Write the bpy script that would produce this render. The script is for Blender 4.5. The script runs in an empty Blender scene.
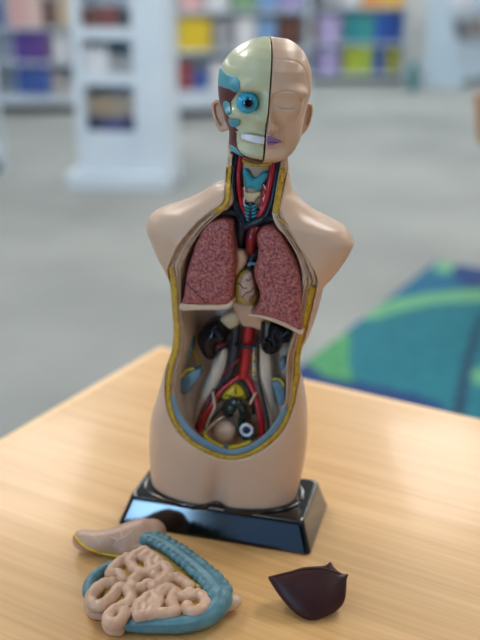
import bpy, math, random
import numpy as np
from mathutils import Matrix, Vector
random.seed(4)
RNG = np.random.default_rng(7)
SC = bpy.context.scene
COL = SC.collection

# ------------------------------------------------------------------ camera model
FPX, PITCH, TABLE_H, CAM_UP = 900.0, math.radians(20.7), 0.70, 0.547
CAM_H = TABLE_H + CAM_UP
CAM = np.array([0, 0, CAM_H])
FW = np.array([0, math.cos(PITCH), -math.sin(PITCH)])
UPV = np.array([0, math.sin(PITCH), math.cos(PITCH)])
RT = np.array([1.0, 0, 0])

def ray(p):
    p = np.asarray(p, float).reshape(-1, 2)
    return FW * FPX + np.outer(p[:, 0] - 240, RT) - np.outer(p[:, 1] - 320, UPV)

def on_z(p, z):
    """points of a sight line at world height z"""
    d = ray(p)
    return CAM + d * ((z - CAM_H) / d[:, 2])[:, None]

def on_plane(p, o, n):
    d = ray(p)
    return CAM + d * (((o - CAM) @ n) / (d @ n))[:, None]

# ------------------------------------------------------------------ curves, polygons
def smooth(pts, n=8, closed=False):
    P = np.asarray(pts, float)
    m = len(P)
    out = []
    for i in range(m if closed else m - 1):
        if closed:
            a, b, c, d = P[(i - 1) % m], P[i], P[(i + 1) % m], P[(i + 2) % m]
        else:
            a, b, c, d = P[max(i - 1, 0)], P[i], P[i + 1], P[min(i + 2, m - 1)]
        for t in np.linspace(0, 1, n, endpoint=False):
            out.append(0.5 * (2 * b + (c - a) * t + (2 * a - 5 * b + 4 * c - d) * t * t + (3 * b - a - 3 * c + d) * t ** 3))
    if not closed:
        out.append(P[-1])
    return np.array(out)

def resample(P, n):
    P = np.asarray(P, float)
    s = np.r_[0, np.cumsum(np.linalg.norm(np.diff(P, axis=0), axis=1))]
    t = np.linspace(0, s[-1], n)
    return np.stack([np.interp(t, s, P[:, k]) for k in range(P.shape[1])], 1)

def poly_sd(X, Z, poly):
    """signed distance (negative inside) of 2D points to a polygon"""
    sh = X.shape
    x, z = X.ravel().astype(np.float32), Z.ravel().astype(np.float32)
    d = np.full(x.shape, 1e9, np.float32)
    s = np.ones(x.shape, np.float32)
    n = len(poly)
    for i in range(n):
        ax, az = poly[i]
        bx, bz = poly[i - 1]
        ex, ez = bx - ax, bz - az
        L = ex * ex + ez * ez
        if L < 1e-16:
            continue
        wx, wz = x - ax, z - az
        t = np.clip((wx * ex + wz * ez) / L, 0, 1)
        qx, qz = wx - ex * t, wz - ez * t
        d = np.minimum(d, qx * qx + qz * qz)
        c1, c2, c3 = z >= az, z < bz, ex * wz > ez * wx
        s = np.where((c1 & c2 & c3) | (~c1 & ~c2 & ~c3), -s, s)
    return (s * np.sqrt(d)).reshape(sh)

def smin(a, b, k):
    h = np.clip(0.5 + 0.5 * (b - a) / k, 0, 1)
    return b * (1 - h) + a * h - k * h * (1 - h)

def smax(a, b, k):
    return -smin(-a, -b, k)

# ------------------------------------------------------------------ surface from a field (dual grid)
def grid(lo, hi, h):
    ax = [np.arange(lo[k], hi[k] + h * 1.01, h, dtype=np.float32) for k in range(3)]
    return np.meshgrid(*ax, indexing='ij', sparse=False)

def surface(F, lo, h):
    F = F.astype(np.float32).copy()
    for sl in ((0,), (-1,), (slice(None), 0), (slice(None), -1), (slice(None), slice(None), 0), (slice(None), slice(None), -1)):
        F[sl] = np.maximum(F[sl], h * 0.5)
    ins = F < 0
    nx, ny, nz = F.shape
    cs = (nx - 1, ny - 1, nz - 1)
    cnt = np.zeros(cs, np.float32)
    acc = np.zeros(cs + (3,), np.float32)
    for a in range(3):
        o = [k for k in range(3) if k != a]
        for i in (0, 1):
            for j in (0, 1):
                s0 = [slice(0, -1)] * 3
                s0[o[0]] = slice(i, cs[o[0]] + i)
                s0[o[1]] = slice(j, cs[o[1]] + j)
                s1 = list(s0)
                s0[a] = slice(0, -1)
                s1[a] = slice(1, None)
                f0, f1 = F[tuple(s0)], F[tuple(s1)]
                m = (f0 < 0) != (f1 < 0)
                t = f0[m] / (f0[m] - f1[m])
                cnt[m] += 1
                v = np.zeros((len(t), 3), np.float32)
                v[:, a] = t
                v[:, o[0]] = i
                v[:, o[1]] = j
                acc[m] += v
    act = cnt > 0
    idx = np.full(cs, -1, np.int64)
    idx[act] = np.arange(act.sum())
    base = np.argwhere(act).astype(np.float32)
    V = (base + acc[act] / cnt[act][:, None]) * h + np.asarray(lo, np.float32)
    Q = []
    for a in range(3):
        o1, o2 = (a + 1) % 3, (a + 2) % 3
        s0 = [slice(1, -1)] * 3
        s1 = [slice(1, -1)] * 3
        s0[a] = slice(0, -1)
        s1[a] = slice(1, None)
        i0, i1 = ins[tuple(s0)], ins[tuple(s1)]
        for flag in (True, False):
            w = np.argwhere((i0 != i1) & (i0 == flag))
            if not len(w):
                continue
            off = np.ones(3, int)
            off[a] = 0
            w = w + off
            def c(d1, d2):
                q = w.copy()
                q[:, o1] -= d1
                q[:, o2] -= d2
                return idx[q[:, 0], q[:, 1], q[:, 2]]
            q = np.stack([c(1, 1), c(0, 1), c(0, 0), c(1, 0)], 1)
            Q.append(q if flag else q[:, ::-1])
    return V, np.concatenate(Q)

# ------------------------------------------------------------------ objects
def mesh_object(name, V, Fc, mats, parent=None, mi=None, flat=False):
    me = bpy.data.meshes.new(name)
    V = np.asarray(V, float)
    me.from_pydata(V.tolist(), [], [list(map(int, f)) for f in Fc])
    for m in (mats if isinstance(mats, (list, tuple)) else [mats]):
        me.materials.append(m)
    if mi is not None:
        me.polygons.foreach_set('material_index', np.asarray(mi, np.int32))
    me.polygons.foreach_set('use_smooth', np.full(len(me.polygons), not flat))
    me.update()
    o = bpy.data.objects.new(name, me)
    COL.objects.link(o)
    if parent is not None:
        o.parent = parent
    return o

def thing(name, label, cat, loc=(0, 0, 0), rot=(0, 0, 0), group=None):
    o = bpy.data.objects.new(name, None)
    o.empty_display_size = 0.05
    COL.objects.link(o)
    o.location = loc
    o.rotation_euler = rot
    tag(o, label, cat, group)
    return o

def tag(o, label, cat, group=None):
    o['label'] = label
    o['category'] = cat
    if group:
        o['group'] = group
    return o

class MB:
    """collects shapes for one mesh"""
    def __init__(s):
        s.V, s.F, s.M = [], [], []
    def add(s, V, F, mi=0):
        n = len(s.V)
        s.V += [tuple(v) for v in V]
        s.F += [[i + n for i in f] for f in F]
        s.M += [mi] * len(F)
    def box(s, lo, hi, b=0.0, mi=0, M=None):
        x0, y0, z0 = lo
        x1, y1, z1 = hi
        if b <= 0:
            V = [(x, y, z) for z in (z0, z1) for y in (y0, y1) for x in (x0, x1)]
            F = [[0, 2, 3, 1], [4, 5, 7, 6], [0, 1, 5, 4], [2, 6, 7, 3], [0, 4, 6, 2], [1, 3, 7, 5]]
        else:
            V, F = [], []
            ring = []
            for sx, sy in ((0, 0), (1, 0), (1, 1), (0, 1)):
                for k in range(4):
                    a = math.pi * (1 + 0.5 * [0, 1, 2, 3][[(0, 0), (1, 0), (1, 1), (0, 1)].index((sx, sy))]) + k * math.pi / 6
                    ring.append(((x0 + b if sx == 0 else x1 - b), (y0 + b if sy == 0 else y1 - b), math.cos(a), math.sin(a)))
            lev = [(z0, 0.0), (z0 + b * 0.3, 0.7), (z0 + b, 1), (z1 - b, 1), (z1 - b * 0.3, 0.7), (z1, 0.0)]
            n = len(ring)
            for z, r in lev:
                for cx, cy, dx, dy in ring:
                    V.append((cx + dx * b * r, cy + dy * b * r, z))
            for l in range(len(lev) - 1):
                for i in range(n):
                    j = (i + 1) % n
                    F.append([l * n + i, l * n + j, (l + 1) * n + j, (l + 1) * n + i])
            F.append(list(range(n))[::-1])
            F.append([(len(lev) - 1) * n + i for i in range(n)])
        if M is not None:
            V = [tuple(M @ Vector(v)) for v in V]
        s.add(V, F, mi)
    def tube(s, path, rad, k=12, mi=0):
        P = np.asarray(path, float)
        n = len(P)
        R = np.full(n, rad, float) if np.isscalar(rad) else np.asarray(rad, float)
        T = np.gradient(P, axis=0)
        T /= np.linalg.norm(T, axis=1)[:, None] + 1e-12
        up = np.array([0, 0, 1.0]) if abs(T[0][2]) < 0.9 else np.array([0, 1.0, 0])
        V = []
        for i in range(n):
            up = up - T[i] * (up @ T[i])
            up /= np.linalg.norm(up) + 1e-12
            sd = np.cross(T[i], up)
            for q in range(k):
                a = 2 * math.pi * q / k
                V.append(P[i] + R[i] * (math.cos(a) * up + math.sin(a) * sd))
        F = []
        for i in range(n - 1):
            for q in range(k):
                r = (q + 1) % k
                F.append([i * k + q, i * k + r, (i + 1) * k + r, (i + 1) * k + q])
        V += [P[0] - T[0] * R[0] * 0.5, P[-1] + T[-1] * R[-1] * 0.5]
        for q in range(k):
            r = (q + 1) % k
            F.append([n * k, r, q])
            F.append([n * k + 1, (n - 1) * k + q, (n - 1) * k + r])
        s.add(V, F, mi)
    def build(s, name, mats, parent=None, flat=True):
        return mesh_object(name, s.V, s.F, mats, parent, s.M, flat)

# ------------------------------------------------------------------ materials
def lin(c):
    return tuple(((v / 255) / 12.92 if v / 255 <= 0.04045 else ((v / 255 + 0.055) / 1.055) ** 2.4) for v in c) + (1.0,)

def mat(name, c, rough=0.45, c2=None, scale=30.0, detail=4.0, lo=0.35, hi=0.65, bump=0.0, bscale=None, stretch=None,
        spec=0.5, coat=0.0, metal=0.0, bdist=0.002, vor=False):
    m = bpy.data.materials.new(name)
    m.use_nodes = True
    nt = m.node_tree
    N, L = nt.nodes, nt.links
    b = N['Principled BSDF']
    b.inputs['Roughness'].default_value = rough
    b.inputs['Specular IOR Level'].default_value = spec
    b.inputs['Coat Weight'].default_value = coat
    b.inputs['Coat Roughness'].default_value = 0.08
    b.inputs['Metallic'].default_value = metal
    tc = N.new('ShaderNodeTexCoord')
    mp = N.new('ShaderNodeMapping')
    L.new(tc.outputs['Object'], mp.inputs['Vector'])
    if stretch:
        mp.inputs['Scale'].default_value = stretch
    nz = N.new('ShaderNodeTexNoise')
    nz.inputs['Scale'].default_value = scale
    nz.inputs['Detail'].default_value = detail
    L.new(mp.outputs['Vector'], nz.inputs['Vector'])
    rp = N.new('ShaderNodeValToRGB')
    rp.color_ramp.elements[0].position = lo
    rp.color_ramp.elements[1].position = hi
    if c2 is None:
        c2 = tuple(min(255, v * 1.04) for v in c)
        c1 = tuple(v * 0.96 for v in c)
    else:
        c1 = c
    rp.color_ramp.elements[0].color = lin(c1)
    rp.color_ramp.elements[1].color = lin(c2)
    L.new(nz.outputs['Fac'], rp.inputs['Fac'])
    L.new(rp.outputs['Color'], b.inputs['Base Color'])
    if bump:
        bp = N.new('ShaderNodeBump')
        bp.inputs['Strength'].default_value = bump
        bp.inputs['Distance'].default_value = bdist
        if vor:
            n2 = N.new('ShaderNodeTexVoronoi')
            n2.inputs['Scale'].default_value = bscale or scale
            L.new(mp.outputs['Vector'], n2.inputs['Vector'])
            L.new(n2.outputs['Distance'], bp.inputs['Height'])
        else:
            n2 = N.new('ShaderNodeTexNoise')
            n2.inputs['Scale'].default_value = bscale or scale
            n2.inputs['Detail'].default_value = 3
            L.new(mp.outputs['Vector'], n2.inputs['Vector'])
            L.new(n2.outputs['Fac'], bp.inputs['Height'])
        L.new(bp.outputs['Normal'], b.inputs['Normal'])
    return m

M = {}
M['skin'] = mat('peach_plastic', (209, 175, 149), 0.33, (215, 182, 157), 18, bump=0.03, bscale=350)
M['skin_face'] = M['skin']
M['lining'] = mat('cavity_lining', (206, 184, 162), 0.42, (220, 200, 178), 40)
M['muscle'] = mat('cut_muscle', (150, 112, 88), 0.42, (192, 156, 126), 90, bump=0.2, bscale=260)
M['muscle_pale'] = mat('cut_muscle_pale', (190, 156, 130), 0.42, (208, 176, 150), 60)
M['groove'] = mat('dark_groove', (92, 72, 56), 0.5)
M['fat'] = mat('yellow_fat', (168, 128, 16), 0.4, (204, 166, 38), 260, bump=0.6, bscale=420, bdist=0.0012, vor=True)
M['fat_bright'] = mat('bright_yellow', (214, 190, 30), 0.35, (228, 204, 50), 120)
M['bone'] = mat('pale_bone', (196, 198, 160), 0.30, (206, 207, 172), 22, coat=0.25)
M['bluebone'] = mat('grey_blue_bone', (92, 124, 146), 0.42, (110, 142, 160), 60)
M['cyan'] = mat('cyan_cartilage', (34, 142, 160), 0.35, (52, 158, 172), 120)
M['maroon'] = mat('maroon_muscle', (84, 34, 34), 0.38, (104, 46, 44), 160, bump=0.25, bscale=300, stretch=(1, 1, 0.3))
M['muscle_blue'] = mat('blue_muscle_end', (70, 150, 166), 0.38, (84, 162, 176), 80)
M['eye'] = mat('eye_blue', (30, 168, 206), 0.12, (44, 180, 216), 60, coat=0.5)
M['iris'] = mat('iris_blue', (8, 104, 150), 0.12, (14, 120, 168), 200, coat=0.5)
M['pupil'] = mat('pupil_black', (5, 6, 9), 0.25, spec=0.3)
M['teeth'] = mat('white_teeth', (226, 226, 236), 0.25, (236, 236, 242), 90)
M['lips'] = mat('violet_lips', (128, 84, 146), 0.35, (148, 104, 160), 120)
M['lung'] = mat('lung_section', (112, 36, 42), 0.36, (202, 124, 118), 400, detail=12, lo=0.33, hi=0.70, bump=0.8, bscale=520, bdist=0.0016)
M['lungrim'] = mat('lung_rim', (206, 176, 148), 0.4, (218, 190, 164), 90)
M['artery'] = mat('artery_red', (168, 14, 26), 0.3, (184, 24, 34), 60, coat=0.2)
M['artery_dark'] = mat('artery_dark_red', (112, 10, 22), 0.3, (136, 18, 30), 60, coat=0.2)
M['vein'] = mat('vein_navy', (18, 23, 34), 0.3, (28, 34, 48), 60, spec=0.35)
M['vein_grey'] = mat('vein_slate', (38, 42, 50), 0.35, (52, 56, 64), 60)
M['kidney'] = mat('kidney_black', (14, 12, 20), 0.16, (22, 18, 26), 60, spec=0.35)
M['heart'] = mat('heart_flesh', (168, 132, 118), 0.35, (196, 160, 140), 130)
M['heartfat'] = mat('heart_fat', (158, 130, 48), 0.4, (184, 156, 82), 120)
M['cream'] = mat('cream_tissue', (204, 180, 142), 0.42, (214, 192, 156), 70)
M['peach'] = mat('peach_tissue', (206, 164, 132), 0.38, (216, 176, 146), 50)
M['psoas'] = mat('pale_psoas', (206, 186, 164), 0.40, (222, 204, 182), 90, stretch=(3, 3, 0.4))
M['colon_dark'] = mat('dark_colon', (26, 40, 38), 0.22, (40, 58, 54), 80, coat=0.4)
M['disc_blue'] = mat('dark_blue_core', (32, 40, 66), 0.35)
M['gut'] = mat('pink_gut', (198, 158, 132), 0.34, (216, 180, 154), 60)
M['gutfat'] = mat('mustard_fat', (160, 132, 34), 0.42, (188, 160, 66), 90)
M['colon_blue'] = mat('teal_colon', (72, 118, 134), 0.4, (92, 138, 150), 90, bump=0.15, bscale=300)
M['stomach'] = mat('tan_stomach', (190, 152, 128), 0.36, (206, 170, 148), 50)
M['vessel_pale'] = mat('pale_vessel', (222, 196, 178), 0.4)
M['liver'] = mat('dark_liver', (54, 25, 29), 0.42, (63, 31, 34), 40, spec=0.3, bump=0.05, bscale=200)
M['black'] = mat('gloss_black', (9, 11, 15), 0.10, (12, 14, 19), 20, spec=0.5, coat=0.6)
M['white'] = mat('white_laminate', (204, 217, 230), 0.4, (212, 224, 236), 4)
M['toe'] = mat('black_kick', (24, 24, 28), 0.6)
M['pages'] = mat('paper', (232, 228, 214), 0.7, (240, 236, 224), 300, stretch=(1, 1, 8))
M['metal'] = mat('grey_metal', (150, 154, 158), 0.35, metal=0.6)
M['chairwood'] = mat('chair_wood', (178, 108, 44), 0.4, (194, 124, 58), 12, stretch=(6, 6, 0.6))
M['wall'] = mat('wall_paint', (206, 208, 206), 0.8, (212, 214, 212), 3)
M['ceil'] = mat('ceiling_tile', (226, 226, 222), 0.9, (234, 234, 230), 60)

def emit(name, c, s):
    m = bpy.data.materials.new(name)
    m.use_nodes = True
    b = m.node_tree.nodes['Principled BSDF']
    b.inputs['Base Color'].default_value = (0.8, 0.8, 0.8, 1)
    b.inputs['Emission Color'].default_value = lin(c)
    b.inputs['Emission Strength'].default_value = s
    return m

def wood_top():
    m = mat('maple_table', (212, 165, 106), 0.32, (230, 187, 130), 3.2, detail=7, lo=0.25, hi=0.75, stretch=(1.0, 16.0, 16.0), coat=0.12)
    nt = m.node_tree
    N, L = nt.nodes, nt.links
    b = N['Principled BSDF']
    rp = [n for n in N if n.type == 'VALTORGB'][0]
    tc = [n for n in N if n.type == 'TEX_COORD'][0]
    mp = N.new('ShaderNodeMapping')
    mp.inputs['Scale'].default_value = (2.2, 110, 110)
    nz = N.new('ShaderNodeTexNoise')
    nz.inputs['Scale'].default_value = 1.6
    nz.inputs['Detail'].default_value = 5
    L.new(tc.outputs['Object'], mp.inputs['Vector'])
    L.new(mp.outputs['Vector'], nz.inputs['Vector'])
    r2 = N.new('ShaderNodeValToRGB')
    r2.color_ramp.elements[0].position = 0.36
    r2.color_ramp.elements[0].color = (0.72, 0.66, 0.58, 1)
    r2.color_ramp.elements[1].position = 0.62
    r2.color_ramp.elements[1].color = (1, 1, 1, 1)
    L.new(nz.outputs['Fac'], r2.inputs['Fac'])
    mx = N.new('ShaderNodeMixRGB')
    mx.blend_type = 'MULTIPLY'
    mx.inputs['Fac'].default_value = 0.42
    L.new(rp.outputs['Color'], mx.inputs['Color1'])
    L.new(r2.outputs['Color'], mx.inputs['Color2'])
    L.new(mx.outputs['Color'], b.inputs['Base Color'])
    return m
M['wood'] = wood_top()
M['woodedge'] = mat('maple_edge', (232, 190, 136), 0.35, (240, 202, 152), 3, stretch=(2, 30, 30))

# ================================================================== ROOM
def structure(name, lo, hi, m):
    mb = MB()
    mb.box(lo, hi)
    o = mb.build(name, m)
    o['kind'] = 'structure'
    return o
RX0, RX1, RY0, RY1, RH = -6.5, 6.5, -3.2, 13.6, 2.85
carpet = mat('grey_carpet', (136, 141, 141), 0.95, (160, 164, 163), 0.9, detail=9, lo=0.3, hi=0.7, bump=0.5, bscale=260, spec=0.1)
structure('floor', (RX0, RY0, -0.1), (RX1, RY1, 0), carpet)
structure('ceiling', (RX0, RY0, RH), (RX1, RY1, RH + 0.1), M['ceil'])
structure('wall_back', (RX0, RY1, 0), (RX1, RY1 + 0.1, RH), M['wall'])
structure('wall_left', (RX0 - 0.1, RY0, 0), (RX0, RY1, RH), M['wall'])
structure('wall_right', (RX1, RY0, 0), (RX1 + 0.1, RY1, RH), M['wall'])
# wall behind the camera with two openings
WINS = [(-3.3, -2.6), (-2.4, -1.0), (1.2, 3.6)]
WZ0, WZ1 = 0.2, 2.45
mb = MB()
xs = [RX0] + [v for w in WINS for v in w] + [RX1]
for i in range(0, len(xs), 2):
    mb.box((xs[i], RY0 - 0.15, 0), (xs[i + 1], RY0, RH))
for a, b_ in WINS:
    mb.box((a, RY0 - 0.15, 0), (b_, RY0, WZ0))
    mb.box((a, RY0 - 0.15, WZ1), (b_, RY0, RH))
o = mb.build('wall_front', mat('dark_for_reflection', (26, 38, 62), 0.8, (30, 44, 68), 3))  # unseen wall; dark colour made up to keep the plinth's reflection dark
o['kind'] = 'structure'
for k, (a, b_) in enumerate(WINS):
    mb = MB()
    t = 0.06
    mb.box((a, RY0 - 0.1, WZ0), (b_, RY0 - 0.04, WZ0 + t))
    mb.box((a, RY0 - 0.1, WZ1 - t), (b_, RY0 - 0.04, WZ1))
    n = [1, 2, 3][k]
    for q in range(n + 1):
        x = a + (b_ - a - t) * q / n
        mb.box((x, RY0 - 0.1, WZ0 + t), (x + t, RY0 - 0.04, WZ1 - t))
    w = mb.build('window_%d' % (k + 1), M['white'])
    w['kind'] = 'structure'
    ld = bpy.data.lights.new('daylight', 'AREA')
    ld.shape = 'RECTANGLE'
    ld.size, ld.size_y = b_ - a, WZ1 - WZ0
    ld.energy = [95, 7, 6][k]
    ld.color = [(0.38, 0.68, 1.0), (0.25, 0.5, 1.0), (0.6, 0.82, 1.0)][k]
    lo = bpy.data.objects.new('daylight', ld)
    lo.location = ((a + b_) / 2, RY0 - 0.2, (WZ0 + WZ1) / 2)
    lo.rotation_euler = (math.radians(90), 0, 0)
    COL.objects.link(lo)
tr = MB()
tr.box((RX0, RY1 - 0.015, 0), (RX1, RY1, 0.1))
o = tr.build('baseboard_back', M['white'])
o['kind'] = 'structure'

# ceiling troffers (lamps of the room)
glow = emit('lamp_glow', (255, 248, 238), 3.0)
k = 0
LX = [-3.6, -1.2, 1.2, 3.6]
LY = [-0.6, 2.0, 4.6, 7.2, 9.8, 12.2]
rows = ['first', 'second', 'third', 'fourth', 'fifth', 'sixth']
cols_ = ['far left', 'middle left', 'middle right', 'far right']
proto = None
for j, ly in enumerate(LY):
    for i, lx in enumerate(LX):
        lab = 'white ceiling light panel, %s row from the front windows, %s column' % (rows[j], cols_[i])
        t = thing('ceiling_light', lab, 'light', (lx, ly, RH), group='ceiling light panels')
        if proto is None:
            f = MB()
            for bx in ((-.32, -.62, .32, -.58), (-.32, .58, .32, .62), (-.32, -.58, -.28, .58), (.28, -.58, .32, .58)):
                f.box((bx[0], bx[1], -0.04), (bx[2], bx[3], 0))
            a1 = f.build('frame', M['white'], t)
            d = MB()
            d.box((-.28, -.58, -0.03), (.28, .58, -0.005))
            a2 = d.build('diffuser', glow, t)
            proto = (a1, a2)
        else:
            for q in proto:
                c = q.copy()
                COL.objects.link(c)
                c.parent = t
        ld = bpy.data.lights.new('panel_lamp', 'AREA')
        ld.shape = 'RECTANGLE'
        ld.size, ld.size_y = 0.56, 1.16
        ld.energy = [2.0, 20, 19, 18, 18, 18][j] * [0.8, 0.85, 1.05, 1.15][i]
        ld.color = (1.0, 0.97, 0.93) if j < 3 else (0.93, 0.97, 1.0)
        lo = bpy.data.objects.new('panel_lamp', ld)
        lo.location = (lx, ly, RH - 0.045)
        COL.objects.link(lo)

# ================================================================== TABLE
tc, tl, tr_ = on_z([(160, 346), (0, 440), (480, 419)], TABLE_H)
d1 = tr_ - tc
ang = math.atan2(d1[1], d1[0])
TT = thing('wooden_table', 'light maple wooden table under the anatomical torso', 'table', (tc[0], tc[1], 0), (0, 0, ang))
mb = MB()
W, D = 1.5, 1.0
mb.box((0.012, -D + 0.012, TABLE_H - 0.03), (W - 0.012, -0.012, TABLE_H))
mb.build('tabletop', M['wood'], TT)
mb = MB()
for lo_, hi_ in (((0, -D, 0), (0.012, 0, 0)), ((W - 0.012, -D, 0), (W, 0, 0)), ((0.012, -0.012, 0), (W - 0.012, 0, 0)), ((0.012, -D, 0), (W - 0.012, -D + 0.012, 0))):
    mb.box((lo_[0], lo_[1], TABLE_H - 0.03), (hi_[0], hi_[1], TABLE_H - 0.0004))
mb.build('edge_band', M['woodedge'], TT)
mb = MB()
for lo_, hi_ in (((.08, -D + .08), (W - .08, -D + .1)), ((.08, -.1), (W - .08, -.08)), ((.08, -D + .1), (.1, -.1)), ((W - .1, -D + .1), (W - .08, -.1))):
    mb.box((lo_[0], lo_[1], TABLE_H - 0.11), (hi_[0], hi_[1], TABLE_H - 0.03))
mb.build('apron', M['woodedge'], TT)
for x in (.06, W - .12):
    for y in (-.12, -D + .06):
        mb = MB()
        mb.box((x, y, 0), (x + .06, y + .06, TABLE_H - 0.03), 0.008)
        mb.build('leg', M['woodedge'], TT)

# ================================================================== ANATOMICAL TORSO
YAW_B, YAW_T, LEAN = math.radians(-15.7), math.radians(-11), math.radians(5.0)
ORG = np.array([-0.0169, 0.8461, TABLE_H])
Rt = np.array((Matrix.Rotation(YAW_T, 3, 'Z') @ Matrix.Rotation(LEAN, 3, 'Y')))
TORSO = thing('anatomical_torso', 'half-skinned anatomical torso model with open chest standing on a glossy black base', 'anatomical model', ORG)
TORSO.rotation_euler = (Matrix.Rotation(YAW_T, 3, 'Z') @ Matrix.Rotation(LEAN, 3, 'Y')).to_euler()
CT = Rt.T @ (CAM - ORG)

def P(p, y):
    """picture points on the torso's own plane of depth y (torso axes)"""
    d = ray(p) @ Rt
    y = np.broadcast_to(np.asarray(y, float), (len(d),))
    t = (y - CT[1]) / d[:, 1]
    return CT + d * t[:, None]

PXM = 1040.0  # picture units per metre at the torso

def px(n):
    return n / PXM

# ---- outline of the body
SIL_L = smooth([(229, 140), (228, 155), (226.5, 168), (225, 179), (213, 185), (196, 195), (177.5, 202.7), (161, 208), (151.5, 214), (147.7, 222.5), (150, 233),
                (159, 254), (167, 268), (171, 277), (173, 288), (174, 312), (175.5, 332), (173, 349), (167, 364), (161, 387), (156, 402), (152.5, 418),
                (151, 442), (152.5, 469), (155.6, 486), (158, 500), (160, 520)], 6)
SIL_R = smooth([(286, 140), (287, 155), (288, 171), (290.5, 188), (299, 200), (314, 212.5), (332.5, 222), (345, 229), (352, 238), (353.5, 245), (347, 258), (340, 268),
                (332, 278), (324, 287), (319, 307), (310.4, 332), (303, 347), (299.6, 357), (300, 370), (304, 387), (307, 408), (307.7, 430), (306, 450),
                (302, 473), (297.7, 490), (294, 505), (290, 520)], 6)
pl, pr = P(SIL_L, 0.002), P(SIL_R, 0.002)
pl, pr = pl[np.argsort(pl[:, 2])], pr[np.argsort(pr[:, 2])]
def XL(z): return np.interp(z, pl[:, 2], pl[:, 0])
def XR(z): return np.interp(z, pr[:, 2], pr[:, 0])
ZK = np.array([.02, .06, .10, .14, .18, .22, .27, .31, .335, .355, .37, .39, .42])
YF = np.array([-.037, -.040, -.0435, -.043, -.040, -.039, -.042, -.041, -.036, -.030, -.026, -.024, -.025])
YB = np.array([.036, .042, .045, .043, .039, .038, .043, .045, .042, .038, .034, .032, .032])
def YFz(z): return np.interp(z, ZK, YF)
def YBz(z): return np.interp(z, ZK, YB)
NEXP = 2.35

def body(X, Y, Z):
    xl, xr, yf, yb = XL(Z), XR(Z), YFz(Z), YBz(Z)
    xc, a = (xl + xr) / 2, (xr - xl) / 2
    yc, b = (yf + yb) / 2, (yb - yf) / 2
    yc = np.minimum(yc, 0.004)
    # groove between the thighs
    g = np.clip((0.092 - Z) / 0.05, 0, 1)
    b = b * (1 + 0.03 * g) * (1 - 0.26 * g * np.exp(-((X - xc) / 0.010) ** 2)) * (1 - 0.04 * g * np.exp(-((X - xc) / 0.03) ** 2))
    u = (np.abs(X - xc) / a) ** NEXP + (np.abs(Y - yc) / b) ** NEXP
    return (u ** (1 / NEXP) - 1) * np.minimum(a, b)

def rim_y(x, z):
    """front face of the cut edge of the shell"""
    xl, xr, yf, yb = XL(z), XR(z), YFz(z), YBz(z)
    xc, a = (xl + xr) / 2, (xr - xl) / 2
    yc, b = np.minimum((yf + yb) / 2, .004), (yb - yf) / 2 - 0.0025
    u = np.clip(np.abs(x - xc) / (a - 0.0025), 0, 0.97)
    y = yc - b * (1 - u ** NEXP) ** (1 / NEXP)
    cap = np.interp(z, [.09, .12, .16, .22], [-.05, -.041, -.032, -.027])
    return np.maximum(y, cap)

def PR(p, raise_=0.0):
    """picture points laid on the cut edge"""
    y = np.full(len(np.asarray(p)), -0.02)
    for _ in range(14):
        q = P(p, y)
        y = 0.5 * y + 0.5 * (rim_y(q[:, 0], q[:, 2]) - raise_)
    return P(p, y)

OUT = smooth([(229, 152), (227, 168), (225.5, 190), (223, 202), (213, 210), (200, 220), (188, 233), (177.5, 247.5), (172, 260), (168.5, 269), (170, 283), (170, 312),
              (171, 332), (171, 349), (167.5, 368), (165.5, 390), (168, 411), (175.4, 427.5), (188, 442), (202.5, 451.5), (217, 457.7), (233, 460), (251, 456),
              (267.5, 446.5), (280, 435), (288.5, 421), (294.8, 402.5), (297.5, 387), (300.5, 370), (301.5, 356), (303, 345), (306.5, 330), (312.5, 307), (316.8, 287),
              (317.5, 280), (314, 269), (307.5, 256), (299, 241.7), (292, 231), (285.6, 221), (280.5, 211), (282, 199), (286, 173), (287, 152)], 5, True)
INN = smooth([(234, 150), (232, 168), (231, 190), (230, 206), (217, 216), (204, 228), (193, 243), (185, 258), (181, 275), (180, 290), (180.5, 312), (183.5, 330), (184.5, 345),
              (181.5, 358), (177, 372), (174.5, 388), (175.5, 400), (179.5, 415), (189, 429.5), (203.5, 442), (219, 448), (232, 450.5), (249.5, 446), (264, 437),
              (276, 426), (283.5, 414), (286, 400), (286, 385), (286, 370), (287, 357), (290.5, 345), (294.5, 335), (299, 322), (301.5, 305), (302.5, 290), (301.5, 273), (297, 257),
              (290, 244), (283, 234), (276, 226), (272, 214), (274, 200), (278, 173), (280, 150)], 5, True)
out3, inn3 = PR(OUT), PR(INN)
out2, inn2 = out3[:, [0, 2]], inn3[:, [0, 2]]
def YCAV(z): return np.interp(z, [.08, .12, .17, .25, .33, .36, .375, .42], [.004, .016, .024, .024, .022, .012, .004, .002])

h = 0.0013
lo = (-.115, -.05, .024)
X, Y, Z = grid(lo, (.125, .053, .41), h)
F = body(X, Y, Z)
B0 = F.copy()
so = poly_sd(X[:, 0, :], Z[:, 0, :], out2)[:, None, :]
si = poly_sd(X[:, 0, :], Z[:, 0, :], inn2)[:, None, :]
cap = np.interp(Z, [.09, .12, .16, .22], [-.05, -.041, -.032, -.027])
front = (Y < 0.004)
skinoff = np.where(front, np.minimum(-(F + 0.0025), np.where(so < 0, Y - cap, 9)), 0.02)
carve = np.maximum(np.maximum(so, Y - 0.004), np.minimum(-(F + 0.0025), Y - cap))
F = np.maximum(F, -carve)
deepen = np.clip(Y - rim_y(X[:, :1, :], Z[:, :1, :]), 0, 1)
zi = np.clip((Z + 0.62 * deepen * np.clip((0.165 - Z) / 0.04, 0, 1) - lo[2]) / h, 0, Z.shape[2] - 1.001)
i0_ = zi.astype(int); f_ = zi - i0_
s2_ = si[:, 0, :]
ix_ = np.arange(Z.shape[0])[:, None, None]
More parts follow.
